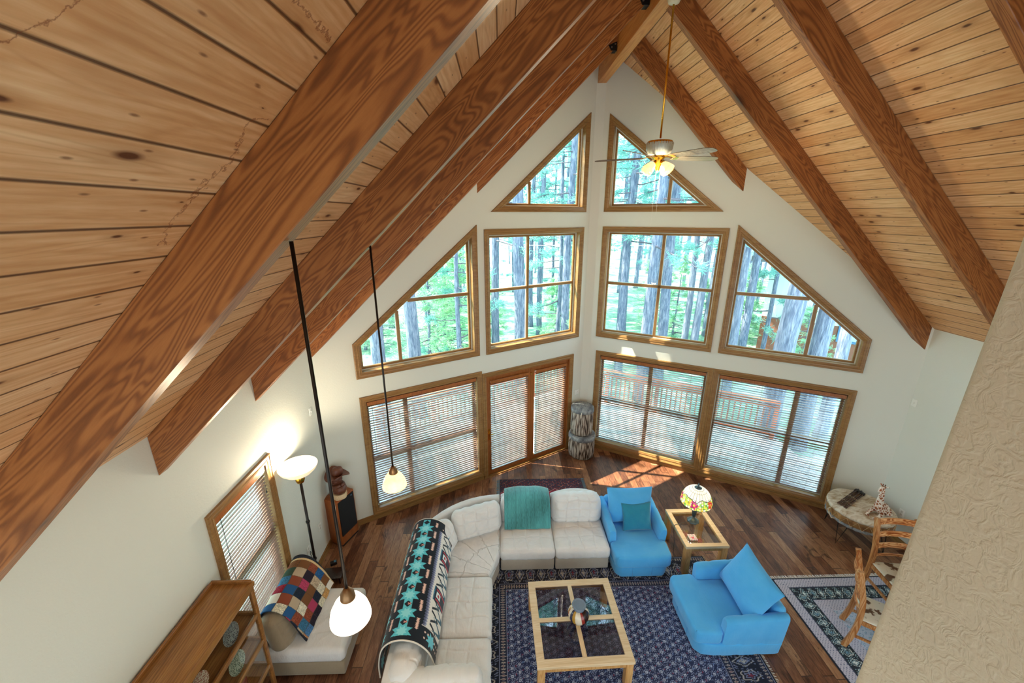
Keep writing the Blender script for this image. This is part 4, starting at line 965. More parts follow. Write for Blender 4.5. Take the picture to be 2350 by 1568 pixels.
pillow('back_pillow', .72, .56, .26, euler(PI / 2 - .28, 0, 0, (1.985, 5.20, .685)), M_BLUE, 'large blue back pillow in the armchair beside the sectional', 1)
pillow('throw_pillow', .46, .42, .17, euler(PI / 2 - .42, 0, .03, (2.05, 5.035, .60)), M_TEAL, 'small teal pillow leaning in the armchair beside the sectional', 2)
pillow('back_pillow', .74, .60, .24, Matrix.Translation((2.995, 3.74, .70)) @ Matrix.Rotation(math.radians(-90), 4, 'Z') @ euler(PI / 2 - .5, 0.05, 0), M_BLUE, 'large pale blue pillow in the armchair nearest the dining chairs', 3)

# ---- coffee table
e = empty('coffee_table', (.873, 3.585, 0), math.radians(1.6)); tag(e, 'square pine coffee table with four smoked glass panes', 'table'); H_ = .42; hw = .53
bm = bmesh.new(); bx = [(-hw, -hw), (hw, -hw), (hw, hw), (-hw, hw)]
ringloft(bm, bx, [(0, H_ - .035), (0, H_ - .004), (.004, H_), (.082, H_), (.088, H_ - .006), (.088, H_ - .035)], closed=True); add('frame', bm, M_PINE, e)
for c, s in (((0, 0, H_ - .017), (.05, .90, .03)),): boxo('crossbar', c, s, wood('pine_table_wood_long', 'c4a074', 'ddc29a', 'ecd8b6', 1, 2.0, .4), e, bev=.003)
for sx_ in (-1, 1): boxo('crossbar', (sx_ * .235, 0, H_ - .017), (.43, .05, .03), M_PINE, e, bev=.003)
M_PINEZ = wood('pine_table_wood_upright', 'a8743c', 'c8965a', 'dcb27c', 2, 2.0, .4)
for sx_ in (-1, 1):
    for sy in (-1, 1):
        boxo('leg', (sx_ * (hw - .05), sy * (hw - .05), (H_ - .035) / 2), (.08, .08, H_ - .035), M_PINEZ, e, bev=.004)
        boxo('pane', (sx_ * .234, sy * .234, H_ - .014), (.424, .424, .006), M_TABLEGLASS, e)
for s, ln in (((0, 1), 'x'), ((0, -1), 'x'), ((1, 0), 'y'), ((-1, 0), 'y')):
    boxo('apron', (s[0] * (hw - .03), s[1] * (hw - .03), H_ - .07), ((.02 if ln == 'y' else .90), (.02 if ln == 'x' else .90), .07), M_PINEZ, e)
# pot
POTZ = .421
e = empty('lidded_pot', (.885, 3.55, POTZ)); tag(e, 'ribbed striped pottery jar with grey lid on the coffee table', 'pot')
def pot_mat():
    b = NB('striped_pottery'); x = b.n('SeparateXYZ', {0: b.coord()}); a = b.math('ARCTAN2', x.outputs[1], x.outputs[0]); k = b.math('FLOOR', b.math('MULTIPLY', b.math('ADD', a, b.math('MULTIPLY', x.outputs[2], 1.5)), 20 / (2 * PI)))
    r = b.n('TexWhiteNoise', {'W': k}, noise_dimensions='1D').outputs[0]
    return b.bsdf(b.ramp(r, [(0, lin('2a1a1c')), (.25, lin('8e2f24')), (.45, lin('d8cdb8')), (.6, lin('b08838')), (.8, lin('3a3c50')), (.92, lin('c06a4a'))], 'CONSTANT'), .18, .6)
lathe_w = lambda a, z: 1 + .035 * abs(math.cos(10 * a))
bm = bmesh.new(); lathe(bm, [(.0, .0), (.06, 0), (.085, .03), (.115, .08), (.122, .12), (.11, .16), (.085, .19), (.068, .20)], 60, wob=lathe_w); add('body', bm, pot_mat(), e, smooth=True)
bm = bmesh.new(); lathe(bm, [(.066, .195), (.066, .23), (.078, .235), (.082, .245), (.078, .256), (.066, .256), (.060, .248), (0, .247)], 36); add('lid', bm, plain('grey_glazed_lid', '6f7f92', .3), e, smooth=True, angle=.7)
# ---- end table with lamp
e = empty('end_table', (2.905, 4.89, 0)); tag(e, 'pine end table with clear glass top between the blue armchairs', 'table'); H2 = .52; ex, ey = .31, .385
bm = bmesh.new(); ringloft(bm, [(-ex, -ey), (ex, -ey), (ex, ey), (-ex, ey)], [(0, H2 - .04), (0, H2 - .004), (.004, H2), (.064, H2), (.07, H2 - .006), (.07, H2 - .04)], closed=True); add('frame', bm, M_PINE, e)
boxo('pane', (0, 0, H2 - .012), (2 * ex - .13, 2 * ey - .13, .006), M_CLEARGLASS, e)
for sx_ in (-1, 1):
    for sy in (-1, 1): boxo('leg', (sx_ * (ex - .05), sy * (ey - .05), (H2 - .04) / 2), (.085, .085, H2 - .04), M_PINEZ, e, bev=.004)
for s in (1, -1):
    boxo('apron', (0, s * (ey - .03), H2 - .07), (.45, .02, .06), M_PINEZ, e); boxo('apron', (s * (ex - .03), 0, H2 - .07), (.02, .6, .06), M_PINEZ, e)
e = empty('table_lamp', (2.915, 5.005, H2 + .001)); tag(e, 'stained glass table lamp with floral shade on the end table', 'lamp')
M_PATINA = plain('patinated_bronze', '4c5a60', .3, .6)
bm = bmesh.new(); lathe(bm, [(.0, 0), (.082, 0), (.088, .012), (.075, .022), (.066, .03), (.06, .04), (.04, .052), (.022, .065), (.018, .085)], 36, wob=lambda a, z: 1 + (.04 * math.cos(8 * a) if z < .02 else 0)); add('base', bm, M_PATINA, e, smooth=True)
bm = bmesh.new(); lathe(bm, [(.018, .08), (.026, .10), (.034, .17), (.04, .22), (.030, .26), (.012, .28), (.010, .38), (.010, .60), (0, .60)], 32, wob=lambda a, z: 1 + (.08 * math.cos(8 * a) if .1 < z < .25 else 0)); add('stem', bm, M_PATINA, e, smooth=True)
def shade_pat(u, v):
    a = u * 2 * PI; c = np.broadcast_to(C('f6efd8'), u.shape + (3,)).copy(); h = hsh(np.floor(u * 24), np.floor(v * 7)); c = c * (.86 + .14 * h[..., None])
    band = .60 + .05 * np.sin(a * 5) + .025 * np.sin(a * 9 + 1)
    fl = v > band; i = np.floor(u * 44); j = np.floor(v * 16 + .5 * (i % 2)); r = hsh(i, j); pal = np.array([C(x) for x in ('e8e04a', 'c8d83c', 'f4e8a0', '7fb44a', 'e8b03c', 'f2e6b0', 'd8d850', 'e8dc60', 'f0f0d0', '9cc850')]); cc = pal[(r * 10).astype(int)]
    c[fl] = cc[fl]
    for ac in (0.3, 1.5, 2.8, 4.1, 5.3):
        d = np.hypot(((a - ac + PI) % (2 * PI) - PI) * .20, (v - .78) * .28); th = np.arctan2((v - .78), (a - ac)); rr = .045 + .010 * np.cos(5 * th); lay(c, d < rr, C('d23a30' if int(ac) % 2 else 'c8386a')); lay(c, d < .014, C('f2c040'))
    ed = np.minimum(np.abs((u * 24) % 1 - .5), .5); lead = (((u * 24) % 1 < .05) & ~fl) | ((np.abs((v * 7) % 1) < .05) & ~fl) | (np.abs(v - band) < .014) | (v > .985) | (v < .06)
    lead |= fl & ((((u * 44) % 1) < .09) | (((v * 16 + .5 * (i % 2)) % 1) < .10)); lay(c, lead, C('2c3038')); return c
def shade_mat():
    b = NB('stained_glass'); at = b.n('Attribute', attribute_name='col').outputs['Color']; nz = b.noise(b.coord(), 30, 2).outputs[0]; c = b.mix(.15, at, b.mix(nz, (.5, .5, .5), (1, 1, 1)), 'MULTIPLY')
    return b.bsdf(c, .2, .6, 0, None, Emission_Color=c, Emission_Strength=0.75)
def shade_fn(U, V):
    r = .028 + .192 * np.sin(np.clip(V * 1.02, 0, 1) * PI / 2) ** 0.9 + .006 * np.sin(U * 2 * PI * 12) * (V > .93); z = .605 - .215 * (1 - np.cos(V * PI / 2 * .98)) - .05 * V + .008 * np.sin(U * 2 * PI * 12) * (V > .97)
    return r * np.cos(U * 2 * PI), r * np.sin(U * 2 * PI), z
gridmesh('lamp_shade', 241, 90, shade_fn, shade_mat(), e, True, shade_pat)
bm = bmesh.new(); lathe(bm, [(.045, .585), (.040, .612), (.018, .622), (.010, .628), (.010, .64), (.016, .648), (.008, .66), (.004, .685), (0, .687)], 24); add('finial', bm, M_PATINA, e, smooth=True)
lp = lamp('table_lamp_bulb', 'POINT', (2.915, 5.005, .95), 6, (1, .8, .5), shadow_soft_size=.04)
def card_pat(u, v):
    h = hsh(np.floor(u * 160), np.floor(v * 160)); c = np.broadcast_to(C('f0e6e0'), u.shape + (3,)).copy(); lay(c, h > .6, C('e08aa0')); lay(c, (h < .25), C('9cc8b8')); lay(c, (np.hypot(u - .06, v - .05) < .02), C('c84868')); return c
o = gridmesh('floral_coaster', 24, 24, lambda U, V: (2.70 + U * .115, 4.62 + V * .115, H2 + .0015 + 0 * U), paint_mat('printed_card', .4, bstr=.02), None, False, lambda U, V: card_pat(U * .115, V * .115), .004); tag(o, 'small square floral coaster on the end table', 'coaster')
bm = bmesh.new(); tube(bm, [(2.84, 4.99, H2 + .006), (2.72, 4.96, H2 + .008), (2.62, 4.93, H2 + .008), (2.592, 4.92, H2 + .004), (2.588, 4.90, .42), (2.586, 4.84, .30), (2.56, 4.78, .20), (2.54, 4.72, .10), (2.56, 4.66, .03), (2.53, 4.72, .01), (2.52, 4.82, .01), (2.55, 4.76, .06), (2.57, 4.70, .02), (2.55, 4.62, .008)], .0035, 6)
tag(add('lamp_cord', bm, M_BLACK), 'black lamp cord looped beside the end table leg', 'cord')

# ---- rugs
def rosette(x, y, P, s=0):
    i = np.floor(x / P); xx = (x % P) - P / 2; yy = ((y + (i % 2) * P / 2) % P) - P / 2; r = np.hypot(xx, yy) / P; th = np.arctan2(yy, xx); return r, th, hsh(i, np.floor((y + (i % 2) * P / 2) / P))
def border_motif(c, along, across, P, bg, a_, b_, c2):
    """repeating diamonds and palmettes in a band centred at across = 0 (half width 1)"""
    t = (along / P) % 1; k = np.floor(along / P) % 2; x = (t - .5) * 2; lay(c, np.ones_like(x, bool), C(bg))
    d = np.abs(x) * 1.15 + np.abs(across); m0 = k == 0
    lay(c, m0 & (d < .92) & (d > .80), C(a_)); lay(c, m0 & (d < .55) & (d > .40), C(b_)); r = np.hypot(x, across); th = np.arctan2(across, x)
    lay(c, m0 & (r < .26 + .08 * np.cos(4 * th)), C(a_)); rr = r + .10 * np.sin(5 * th); lay(c, ~m0 & (rr > .62) & (rr < .74), C(a_)); lay(c, ~m0 & (rr > .30) & (rr < .42), C(b_)); lay(c, ~m0 & (rr < .18), C(c2))
    v = np.sin(x * 9 + 3 * np.sin(across * 5)) * np.sin(across * 8 + 2 * np.cos(x * 6)); lay(c, (v > .62) & (np.abs(across) < .95), C(b_)); return c
def big_rug_pat(u, v, W, L):
    d = np.minimum(np.minimum(u, W - u), np.minimum(v, L - v)); hor = (np.minimum(v, L - v) < np.minimum(u, W - u)); al = np.where(hor, u, v)
    c = np.broadcast_to(C('222a4e'), u.shape + (3,)).copy(); r, th, h = rosette(u, v, .085)
    lay(c, (r < .40) & (r > .33) & (np.cos(th * 6 + h * 6) > -.2), C('8e9cc4')); lay(c, (r < .20) & (r > .12), C('b8c2da')); lay(c, r < .06, C('c8ccd8')); r2, t2, h2 = rosette(u + .0425, v + .02, .085); lay(c, (r2 < .10 + .05 * np.cos(5 * t2)) & (h2 > .4), C('7a2c48')); lay(c, (r2 < .12) & (h2 <= .4), C('5470a0'))
    f = (np.sin(u * 310 + 2 * np.sin(v * 60)) * np.sin(v * 290 + 2 * np.sin(u * 70))) > .72; lay(c, f & (r > .2), C('9aa4c0'))
    b = d < .50; m = (d >= .10) & (d < .40); cb = border_motif(c.copy(), al, (d - .25) / .15, .155, '14182c', 'b9b4ac', '7c86a4', '8a2f44'); c[m] = cb[m]
    for lo, hi in ((.40, .50), (.02, .10)):
        mm = (d >= lo) & (d < hi); cc = np.broadcast_to(C('20243e'), u.shape + (3,)).copy(); q = ((al / .035) % 1 - .5) * 2; p = (d - (lo + hi) / 2) / ((hi - lo) / 2); lay(cc, np.abs(q) + np.abs(p) < .7, C('a8a49c')); lay(cc, np.abs(q) + np.abs(p) < .3, C('7c3048')); lay(cc, (np.abs(p) > .86), C('8c94b0')); c[mm] = cc[mm]
    lay(c, d < .02, C('14141e')); return c
def rug(name, x0, x1, y0, y1, n, pat, label, mat, z=.012):
    W, L = x1 - x0, y1 - y0; nu, nv = int(W / n), int(L / n)
    e = empty(name, ((x0 + x1) / 2, (y0 + y1) / 2, 0)); tag(e, label, 'rug')
    gridmesh('pile', nu, nv, lambda U, V: ((U - .5) * W, (V - .5) * L, z + .0006 * np.sin(U * 40)), mat, e, False, lambda U, V: pat(U * W, V * L, W, L), -.010); return e
def fringe(e, x0, x1, y, n, L, col, vert=False):
    bm = bmesh.new(); rs_ = random.Random(3)
    for k in range(n):
        t = x0 + (x1 - x0) * k / (n - 1); q = rs_.uniform(-.3, .3) * L
        P_ = [(t, y, .010), (t + q * .5, y + L * .5, .008), (t + q, y + L, .004)]
        if vert: P_ = [(b_, a_, c_) for a_, b_, c_ in P_]
        tube(bm, P_, .0028, 4, cap=False)
    o = add('fringe', bm, plain('fringe_' + col, col, .9), e); return o
RG = paint_mat('wool_rug_pile', .95, 220, .25, sheen=.25)
e = rug('area_rug', -0.45, 3.05, 2.0, 4.84, .0072, big_rug_pat, 'large navy oriental rug under the coffee table', RG)
fringe(e, -1.42, 1.42, 1.75, 190, .035, 'd8cfc0', vert=True)
def right_rug_pat(u, v, W, L):
    d = np.minimum(np.minimum(u, W - u), np.minimum(v, L - v)); hor = (np.minimum(v, L - v) < np.minimum(u, W - u)); al = np.where(hor, u, v); c = np.broadcast_to(C('b9c8e0'), u.shape + (3,)).copy()
    r, th, h = rosette(u, v, .07); lay(c, (r < .36) & (r > .28) & (np.cos(4 * th) > 0), C('4a7aa8')); lay(c, r < .12 + .05 * np.cos(6 * th), C('7fb0d0')); f = (np.sin(u * 330) * np.sin(v * 350)) > .8; lay(c, f, C('d8dcea'))
    med = np.hypot(u - 1.15, (v - 1.25)); lay(c, (med < .5) & (np.sin(med * 120 + 4 * np.cos(8 * np.arctan2(v - 1.25, u - 1.15))) > 0), C('1e4e86'))
    m = d < .50; cc = np.broadcast_to(C('c4c4d8'), u.shape + (3,)).copy(); lay(cc, (np.sin(al * 160) * np.sin(d * 170)) > .55, C('6a7296')); c[m] = cc[m]
    m = (d > .16) & (d < .34); cb = border_motif(c.copy(), al, (d - .25) / .09, .12, '142232', 'dfeaec', '8fb4c4', '5c8cb0'); c[m] = cb[m]
    lay(c, (d > .150) & (d < .160) | (d > .34) & (d < .352), C('2a3450')); lay(c, d < .016, C('141c30')); return c
e = rug('dining_rug', 3.85, 7.0 - .75, 2.0, 4.41, .0075, right_rug_pat, 'pale blue oriental rug with white fringe under the dining chairs', RG)
fringe(e, -1.20, 1.20, 1.205, 240, .05, 'e8e6e2')
def small_rug_pat(u, v, W, L):
    c = np.broadcast_to(C('5a1020'), u.shape + (3,)).copy(); h = hsh(np.floor(u * 90), np.floor(v * 90)); lay(c, h > .82, C('1c1c38')); lay(c, h < .08, C('b87a6a'))
    d = np.minimum(np.minimum(u, W - u), np.minimum(v, L - v)); e1 = .30 + .11 * np.abs(((u / .30) % 1) - .5) * 2; w = L - v
    lay(c, (w > e1) & (w < e1 + .008), C('d0a8a0')); lay(c, (w > e1 + .008) & (h > .3), C('8e1830')); lay(c, (w > e1 + .008) & (((u / .30 + .5) % 1 - .5) ** 2 * .09 + (w - .42) ** 2 < .004), C('b02038'))
    lay(c, (w < e1 - .05) & (np.sin(u * 60) * np.sin(w * 70) > .35), C('20203c')); lay(c, (d < .07) & (np.sin((u + v) * 110) > .2), C('1a2038')); lay(c, d < .012, C('3a1018')); return c
e = rug('small_rug', -.04, 1.56, 5.95, 6.80, .006, small_rug_pat, 'small red and navy tribal rug in front of the patio door', RG)
fringe(e, -.42, .42, .80, 60, .055, '6fa6c0', vert=True); o = fringe(e, -.42, .42, -.80, 60, -.06, '6fa6c0', vert=True)

# ---- ceiling fan
FX, FY = 1.86, 5.10
e = empty('ceiling_fan', (FX, FY, 7.17)); tag(e, 'brass and glass ceiling fan with lit lamps hanging from the ridge beam', 'fan')
bm = bmesh.new(); lathe(bm, [(0, .0), (.062, 0), (.068, -.02), (.055, -.05), (.02, -.06)][::-1], 28); add('canopy', bm, plain('ivory_enamel', 'd8d2b8', .3), e, smooth=True)
bm = bmesh.new(); tube(bm, [(0, 0, -.05), (0, 0, -1.34)], .011, 10); add('downrod', bm, M_BRASS, e, smooth=True)
zc = -1.44
bm = bmesh.new(); lathe(bm, [(.0, zc + .085), (.03, zc + .085), (.05, zc + .075), (.135, zc + .07), (.145, zc + .055), (.148, zc + .03)][::-1], 40); add('motor_cap', bm, M_BRASS, e, smooth=True)
def crystal():
    b = NB('ribbed_crystal'); nz = b.noise(b.coord(), 25, 2).outputs[0]
    return b.bsdf(b.mix(nz, lin('c8d4cc'), lin('eef2ea')), .08, .8, 0, None, Transmission_Weight=0.35)
bm = bmesh.new(); lathe(bm, [(.085, zc - .085), (.115, zc - .07), (.138, zc - .02), (.145, zc + .04), (.14, zc + .052)], 96, wob=lambda a, z: 1 + .06 * abs(math.cos(14 * a))); add('motor_bowl', bm, crystal(), e, smooth=True)
bm = bmesh.new(); lathe(bm, [(.0, zc - .27), (.012, zc - .26), (.02, zc - .24), (.03, zc - .2), (.05, zc - .17), (.05, zc - .13), (.075, zc - .11), (.08, zc - .085), (.0, zc - .08)], 28); add('light_hub', bm, M_BRASS, e, smooth=True)
M_BLADE = wood('fan_blade_wood', '4a4238', '7a6a58', '9a8a76', 0, 2, .25)
for k in range(5):
    a = math.radians(8 + 72 * k); R_ = Matrix.Rotation(a, 4, 'Z') @ Matrix.Translation((0, 0, zc - .105)) @ Matrix.Rotation(math.radians(-13), 4, 'X')
    bm = bmesh.new(); pl = [(.17, -.045), (.22, -.058), (.60, -.072), (.70, -.066), (.745, -.04), (.755, 0), (.745, .04), (.70, .066), (.60, .072), (.22, .058), (.17, .045)]; extrude_poly(bm, pl, -.003, .003); xform(bm, R_); add('blade', bm, M_BLADE, e)
    bm = bmesh.new(); bar(bm, [(.06, 0, .012), (.12, 0, .010), (.20, 0, -.002)], .022, .008); box(bm, (.215, 0, -.004), (.05, .07, .005)); xform(bm, R_); add('blade_iron', bm, M_BRASS, e)
M_FANSH = glow_glass('amber_frosted_glass', 'ffe9b0', 1.5, 'ffb840')
for k in range(4):
    a = math.radians(30 + 90 * k); R_ = Matrix.Rotation(a, 4, 'Z') @ Matrix.Translation((.05, 0, zc - .155)) @ Matrix.Rotation(math.radians(128), 4, 'Y')
    bm = bmesh.new(); tube(bm, [(0, 0, -.01), (0, 0, .04)], .018, 12); xform(bm, R_); add('lamp_arm', bm, M_BRASS, e, smooth=True)
    bm = bmesh.new(); lathe(bm, [(.022, .03), (.036, .045), (.050, .08), (.056, .11), (.060, .135), (.066, .15)], 28, wob=lambda a_, z: 1 + (.05 * math.cos(8 * a_) if z > .13 else 0)); xform(bm, R_); sh = add('glass_shade', bm, M_FANSH, e, smooth=True)
    bm = bmesh.new(); blob(bm, (0, 0, .085), (.026, .026, .034)); xform(bm, R_); add('bulb', bm, glow_glass('lit_bulb_warm', 'fff4dc', 12.0, 'fff0c8') if k == 0 else bpy.data.materials['lit_bulb_warm'], e, smooth=True)
for dx, ln in ((-.02, .62), (.03, .50)):
    bm = bmesh.new(); tube(bm, [(dx, -.02, zc - .25), (dx, -.02, zc - .25 - ln)], .0012, 4); add('pull_chain', bm, M_WHITEPL, e)
lamp('fan_bulbs', 'POINT', (FX, FY - .02, 7.17 + zc - .32), 55, (1, .78, .5), shadow_soft_size=.12)

# ---- pendant lamps
M_ALAB = glow_glass('alabaster_shade_white', 'fff6e6', 2.6, 'ffe8c0'); M_ALAB2 = glow_glass('alabaster_shade_amber', 'ffe9b0', 1.6, 'f0b860')
def pendant(x, y, ztop, zbot, R0, mat, label, en):
    e = empty('pendant_lamp', (x, y, ztop)); tag(e, label, 'lamp', 'pendant lamps hung on long rods'); L = ztop - zbot
    bm = bmesh.new(); tube(bm, [(0, 0, 0), (0, 0, -L)], .0075, 10); add('rod', bm, M_BRONZE, e, smooth=True)
    bm = bmesh.new(); lathe(bm, [(.0, -L + .035), (.012, -L + .035), (.02, -L + .02), (.033, -L + .0), (.036, -L - .03), (.043, -L - .035)][::-1], 28); add('socket_cap', bm, M_NICKEL, e, smooth=True)
    bm = bmesh.new(); lathe(bm, [(R0, -L - .155), (R0 * .99, -L - .14), (R0 * .9, -L - .10), (R0 * .7, -L - .06), (.045, -L - .030), (.038, -L - .028)], 40); add('glass_shade', bm, mat, e, smooth=True)
    bm = bmesh.new(); blob(bm, (0, 0, -L - .09), (.03, .03, .04)); add('bulb', bm, bpy.data.materials['lit_bulb_warm'], e, smooth=True)
    lamp('pendant_bulb', 'POINT', (x, y, zbot - .17), en, (1, .82, .58), shadow_soft_size=.08)
pendant(-.758, 1.54, 4.905, 3.235, .098, M_ALAB, 'nearer pendant lamp with bright white glass shade', 22)
pendant(-.889, 2.88, 4.80, 3.0, .098, M_ALAB2, 'farther pendant lamp with amber glass shade in front of the blind', 16)

# ---- torchiere
LX, LY = -2.50, 4.36
e = empty('floor_lamp', (LX, LY, 0)); tag(e, 'tall dark torchiere floor lamp with a glowing glass bowl by the side window', 'lamp')
bm = bmesh.new(); lathe(bm, [(0, 0), (.135, 0), (.14, .012), (.12, .022), (.06, .035), (.028, .05), (.020, .07)], 36); add('base', bm, M_BRONZE, e, smooth=True)
bm = bmesh.new(); tube(bm, [(0, 0, .05), (0, 0, 1.84)], .0165, 14); add('pole', bm, M_BRONZE, e, smooth=True)
for z in (.62, 1.22): bm = bmesh.new(); lathe(bm, [(.017, z - .02), (.024, z - .012), (.026, z), (.024, z + .012), (.017, z + .02)], 20); add('pole_joint', bm, M_BRONZE, e, smooth=True)
bm = bmesh.new(); lathe(bm, [(.02, 1.80), (.04, 1.82), (.055, 1.86), (.05, 1.90), (.035, 1.93)], 28, wob=lambda a, z: 1 + (.05 * math.cos(6 * a))); add('socket_cup', bm, M_BRASS, e, smooth=True)
bm = bmesh.new(); lathe(bm, [(.03, 1.925), (.09, 1.935), (.16, 1.965), (.205, 2.01), (.225, 2.055), (.222, 2.056), (.20, 2.015), (.155, 1.972), (.09, 1.943), (.03, 1.933)], 44); add('glass_bowl', bm, glow_glass('torchiere_bowl_glass', 'fff2d8', 0.6, 'e8c088'), e, smooth=True)
bm = bmesh.new(); blob(bm, (0, 0, 1.98), (.035, .035, .04)); add('bulb', bm, bpy.data.materials['lit_bulb_warm'], e, smooth=True)
lamp('torchiere_bulb', 'POINT', (LX, LY, 2.06), 42, (1, .85, .62), shadow_soft_size=.06)
bm = bmesh.new(); tube(bm, [(LX, LY + .02, .55), (LX - .08, LY + .1, .50), (LX - .16, LY + .2, .50), (LX - .18, LY + .25, .50)], .004, 6); tube(bm, [(LX - .18, LY + .25, .50), (LX - .10, LY + .28, .12), (LX - .05, LY + .40, .01), (LX + .05, LY + .42, .01)], .003, 6)
tag(add('lamp_cord', bm, M_BLACK), 'thin cord from the torchiere to the wall outlet', 'cord')
e = empty('power_adapter', (-2.52, 4.86, 0), .5); tag(e, 'small black plug adapter on the floor beside the floor lamp', 'adapter')
boxo('body', (0, 0, .025), (.09, .055, .05), M_BLACK, e, bev=.006); boxo('label', (.02, 0, .0508), (.03, .04, .001), plain('blue_sticker', '4a90b8', .4), e)
e = empty('magazine_stand', (-2.42, 4.60, 0), .1); tag(e, 'low dark wooden stand on the floor behind the armless chair', 'stand')
boxo('top', (0, 0, .10), (.26, .20, .02), plain('dark_lacquer', '2c1c18', .25), e, bev=.004)
for s in (-1, 1): boxo('side', (s * .11, 0, .045), (.02, .18, .09), MATS['dark_lacquer'], e)

# ---- speaker and bust
a_ = math.atan2(.342, .137); SPX, SPY = -2.555, 5.36
e = empty('floor_speaker', (SPX, SPY, 0), a_ - PI / 2); tag(e, 'walnut floor speaker with black grille in the left corner', 'speaker')
M_WAL = wood('speaker_walnut', '6a3418', '9a5428', 'b46c38', 2, 2.0, .35, grain=1.4)
boxo('cabinet', (-.13, 0, .425), (.27, .37, .80), M_WAL, e, bev=.006)
e.rotation_euler = (0, 0, a_ - PI / 2)
boxo('grille', (.008, 0, .49), (.02, .325, .62), plain('black_grille_cloth', '101216', .95, bscale=500, bstr=.6), e, bev=.006)
boxo('emblem', (.0195, .11, .765), (.003, .022, .016), plain('blue_silver_emblem', '8ab4d8', .2, .6), e)
boxo('plinth', (-.12, 0, .0125), (.25, .34, .025), M_BLACK, e)
e.location = (SPX + .115, SPY, 0)
def carved():
    b = NB('carved_brown_wood'); n = b.noise(b.mapping(b.coord(), (1, 1, .4)), 30, 4).outputs[0]
    return b.bsdf(b.mix(n, lin('4a2418'), lin('7a4630')), .4, .5, 0, b.bump(n, .3, .004))
M_CARV = carved()
e = empty('cowboy_bust', (-2.505, 5.35, .826), -.75); tag(e, 'carved dark wooden bust of a hatted cowboy on the speaker', 'sculpture')
bm = bmesh.new(); lathe(bm, [(0, 0), (.085, 0), (.09, .02), (.086, .05), (.08, .065), (0, .065)], 28, wob=lambda a, z: 1 + .04 * math.sin(5 * a)); add('log_base', bm, M_PINE, e, smooth=True, angle=.8)
bm = bmesh.new(); lathe(bm, [(.05, .06), (.085, .085), (.10, .12), (.09, .16), (.065, .185), (.045, .21), (0, .22)], 28, wob=lambda a, z: 1 + .10 * math.cos(2 * a) + .04 * math.sin(7 * a + z * 60)); add('shoulders', bm, M_CARV, e, smooth=True)
bm = bmesh.new(); blob(bm, (0, -.008, .265), (.056, .066, .078), u=24, v=18)
blob(bm, (0, -.074, .262), (.011, .016, .022)); blob(bm, (0, -.062, .283), (.036, .012, .007)); blob(bm, (0, -.067, .236), (.024, .010, .008)); blob(bm, (0, -.058, .212), (.022, .016, .014))
for s in (-1, 1): blob(bm, (s * .056, .005, .262), (.008, .016, .022)); blob(bm, (s * .024, -.060, .272), (.010, .006, .006)); blob(bm, (s * .036, -.040, .246), (.018, .02, .02))
add('head', bm, M_CARV, e, smooth=True)
bm = bmesh.new(); tube(bm, [(.07 * math.cos(t), .06 * math.sin(t) - .005, .185 + .012 * math.cos(t * 2)) for t in [k * 2 * PI / 20 for k in range(21)]], .024, 8, cap=False); blob(bm, (0, -.075, .165), (.035, .02, .035)); add('neckerchief', bm, M_CARV, e, smooth=True)
e.scale = (1.22,) * 3
bm = bmesh.new(); lathe(bm, [(.060, 0), (.063, .03), (.060, .07), (.050, .092), (.028, .098), (0, .090)], 36, wob=lambda a, z: 1 + .10 * math.cos(2 * a + PI) - (.16 * math.cos(a) ** 2 if z > .06 else 0))
xform(bm, Matrix.Translation((0, .004, .318)) @ Matrix.Rotation(-.12, 4, 'X')); add('hat_crown', bm, M_CARV, e, smooth=True)
def brim_fn(U, V):
    th = U * 2 * PI; r = .050 + V * .085; x = r * np.cos(th) * 1.02; y = r * np.sin(th) * 1.10; z = V ** 1.5 * .060 * np.abs(np.cos(th)) ** 3 - V * .020 * np.sin(th) ** 2 - .012 * V * (np.sin(th) < 0)
    return x, y, .322 + z - .12 * y
gridmesh('hat_brim', 72, 14, brim_fn, M_CARV, e, True, None, .007)

# ---- stacked log drums
def log_mat():
    b = NB('weathered_log'); co = b.mapping(b.coord(), (1, 1, .12)); n = b.noise(co, 28, 5, .7, .8).outputs[0]; v = b.n('TexVoronoi', {'Vector': co, 'Scale': 22.0}, feature='DISTANCE_TO_EDGE').outputs['Distance']
    f = b.math('ADD', n, b.math('MULTIPLY', b.n('MapRange', {0: v, 1: 0.0, 2: .25}).outputs[0], .25))
    return b.bsdf(b.ramp(f, [(.42, lin('2e221e')), (.55, lin('6f6258')), (.68, lin('b0a496')), (.85, lin('cfc8bc'))]), .8, .2, 0, b.bump(f, .9, .02))
M_LOG = log_mat()
def hide_mat(name, a, b_, c_):
    b = NB(name); n = b.noise(b.mapping(b.coord(), (1, 2.2, 1)), 5, 5, .65, 1.0).outputs[0]
    return b.bsdf(b.ramp(n, [(.35, lin(a)), (.52, lin(b_)), (.68, lin(c_))]), .55, .3, 0, b.bump(n, .3, .005))
M_HIDE = hide_mat('grey_drum_hide', '5c6068', '8f969a', 'b4b8b6'); M_HIDE2 = hide_mat('mottled_drum_hide', 'a88a66', 'd8ccb8', 'eae4d8')
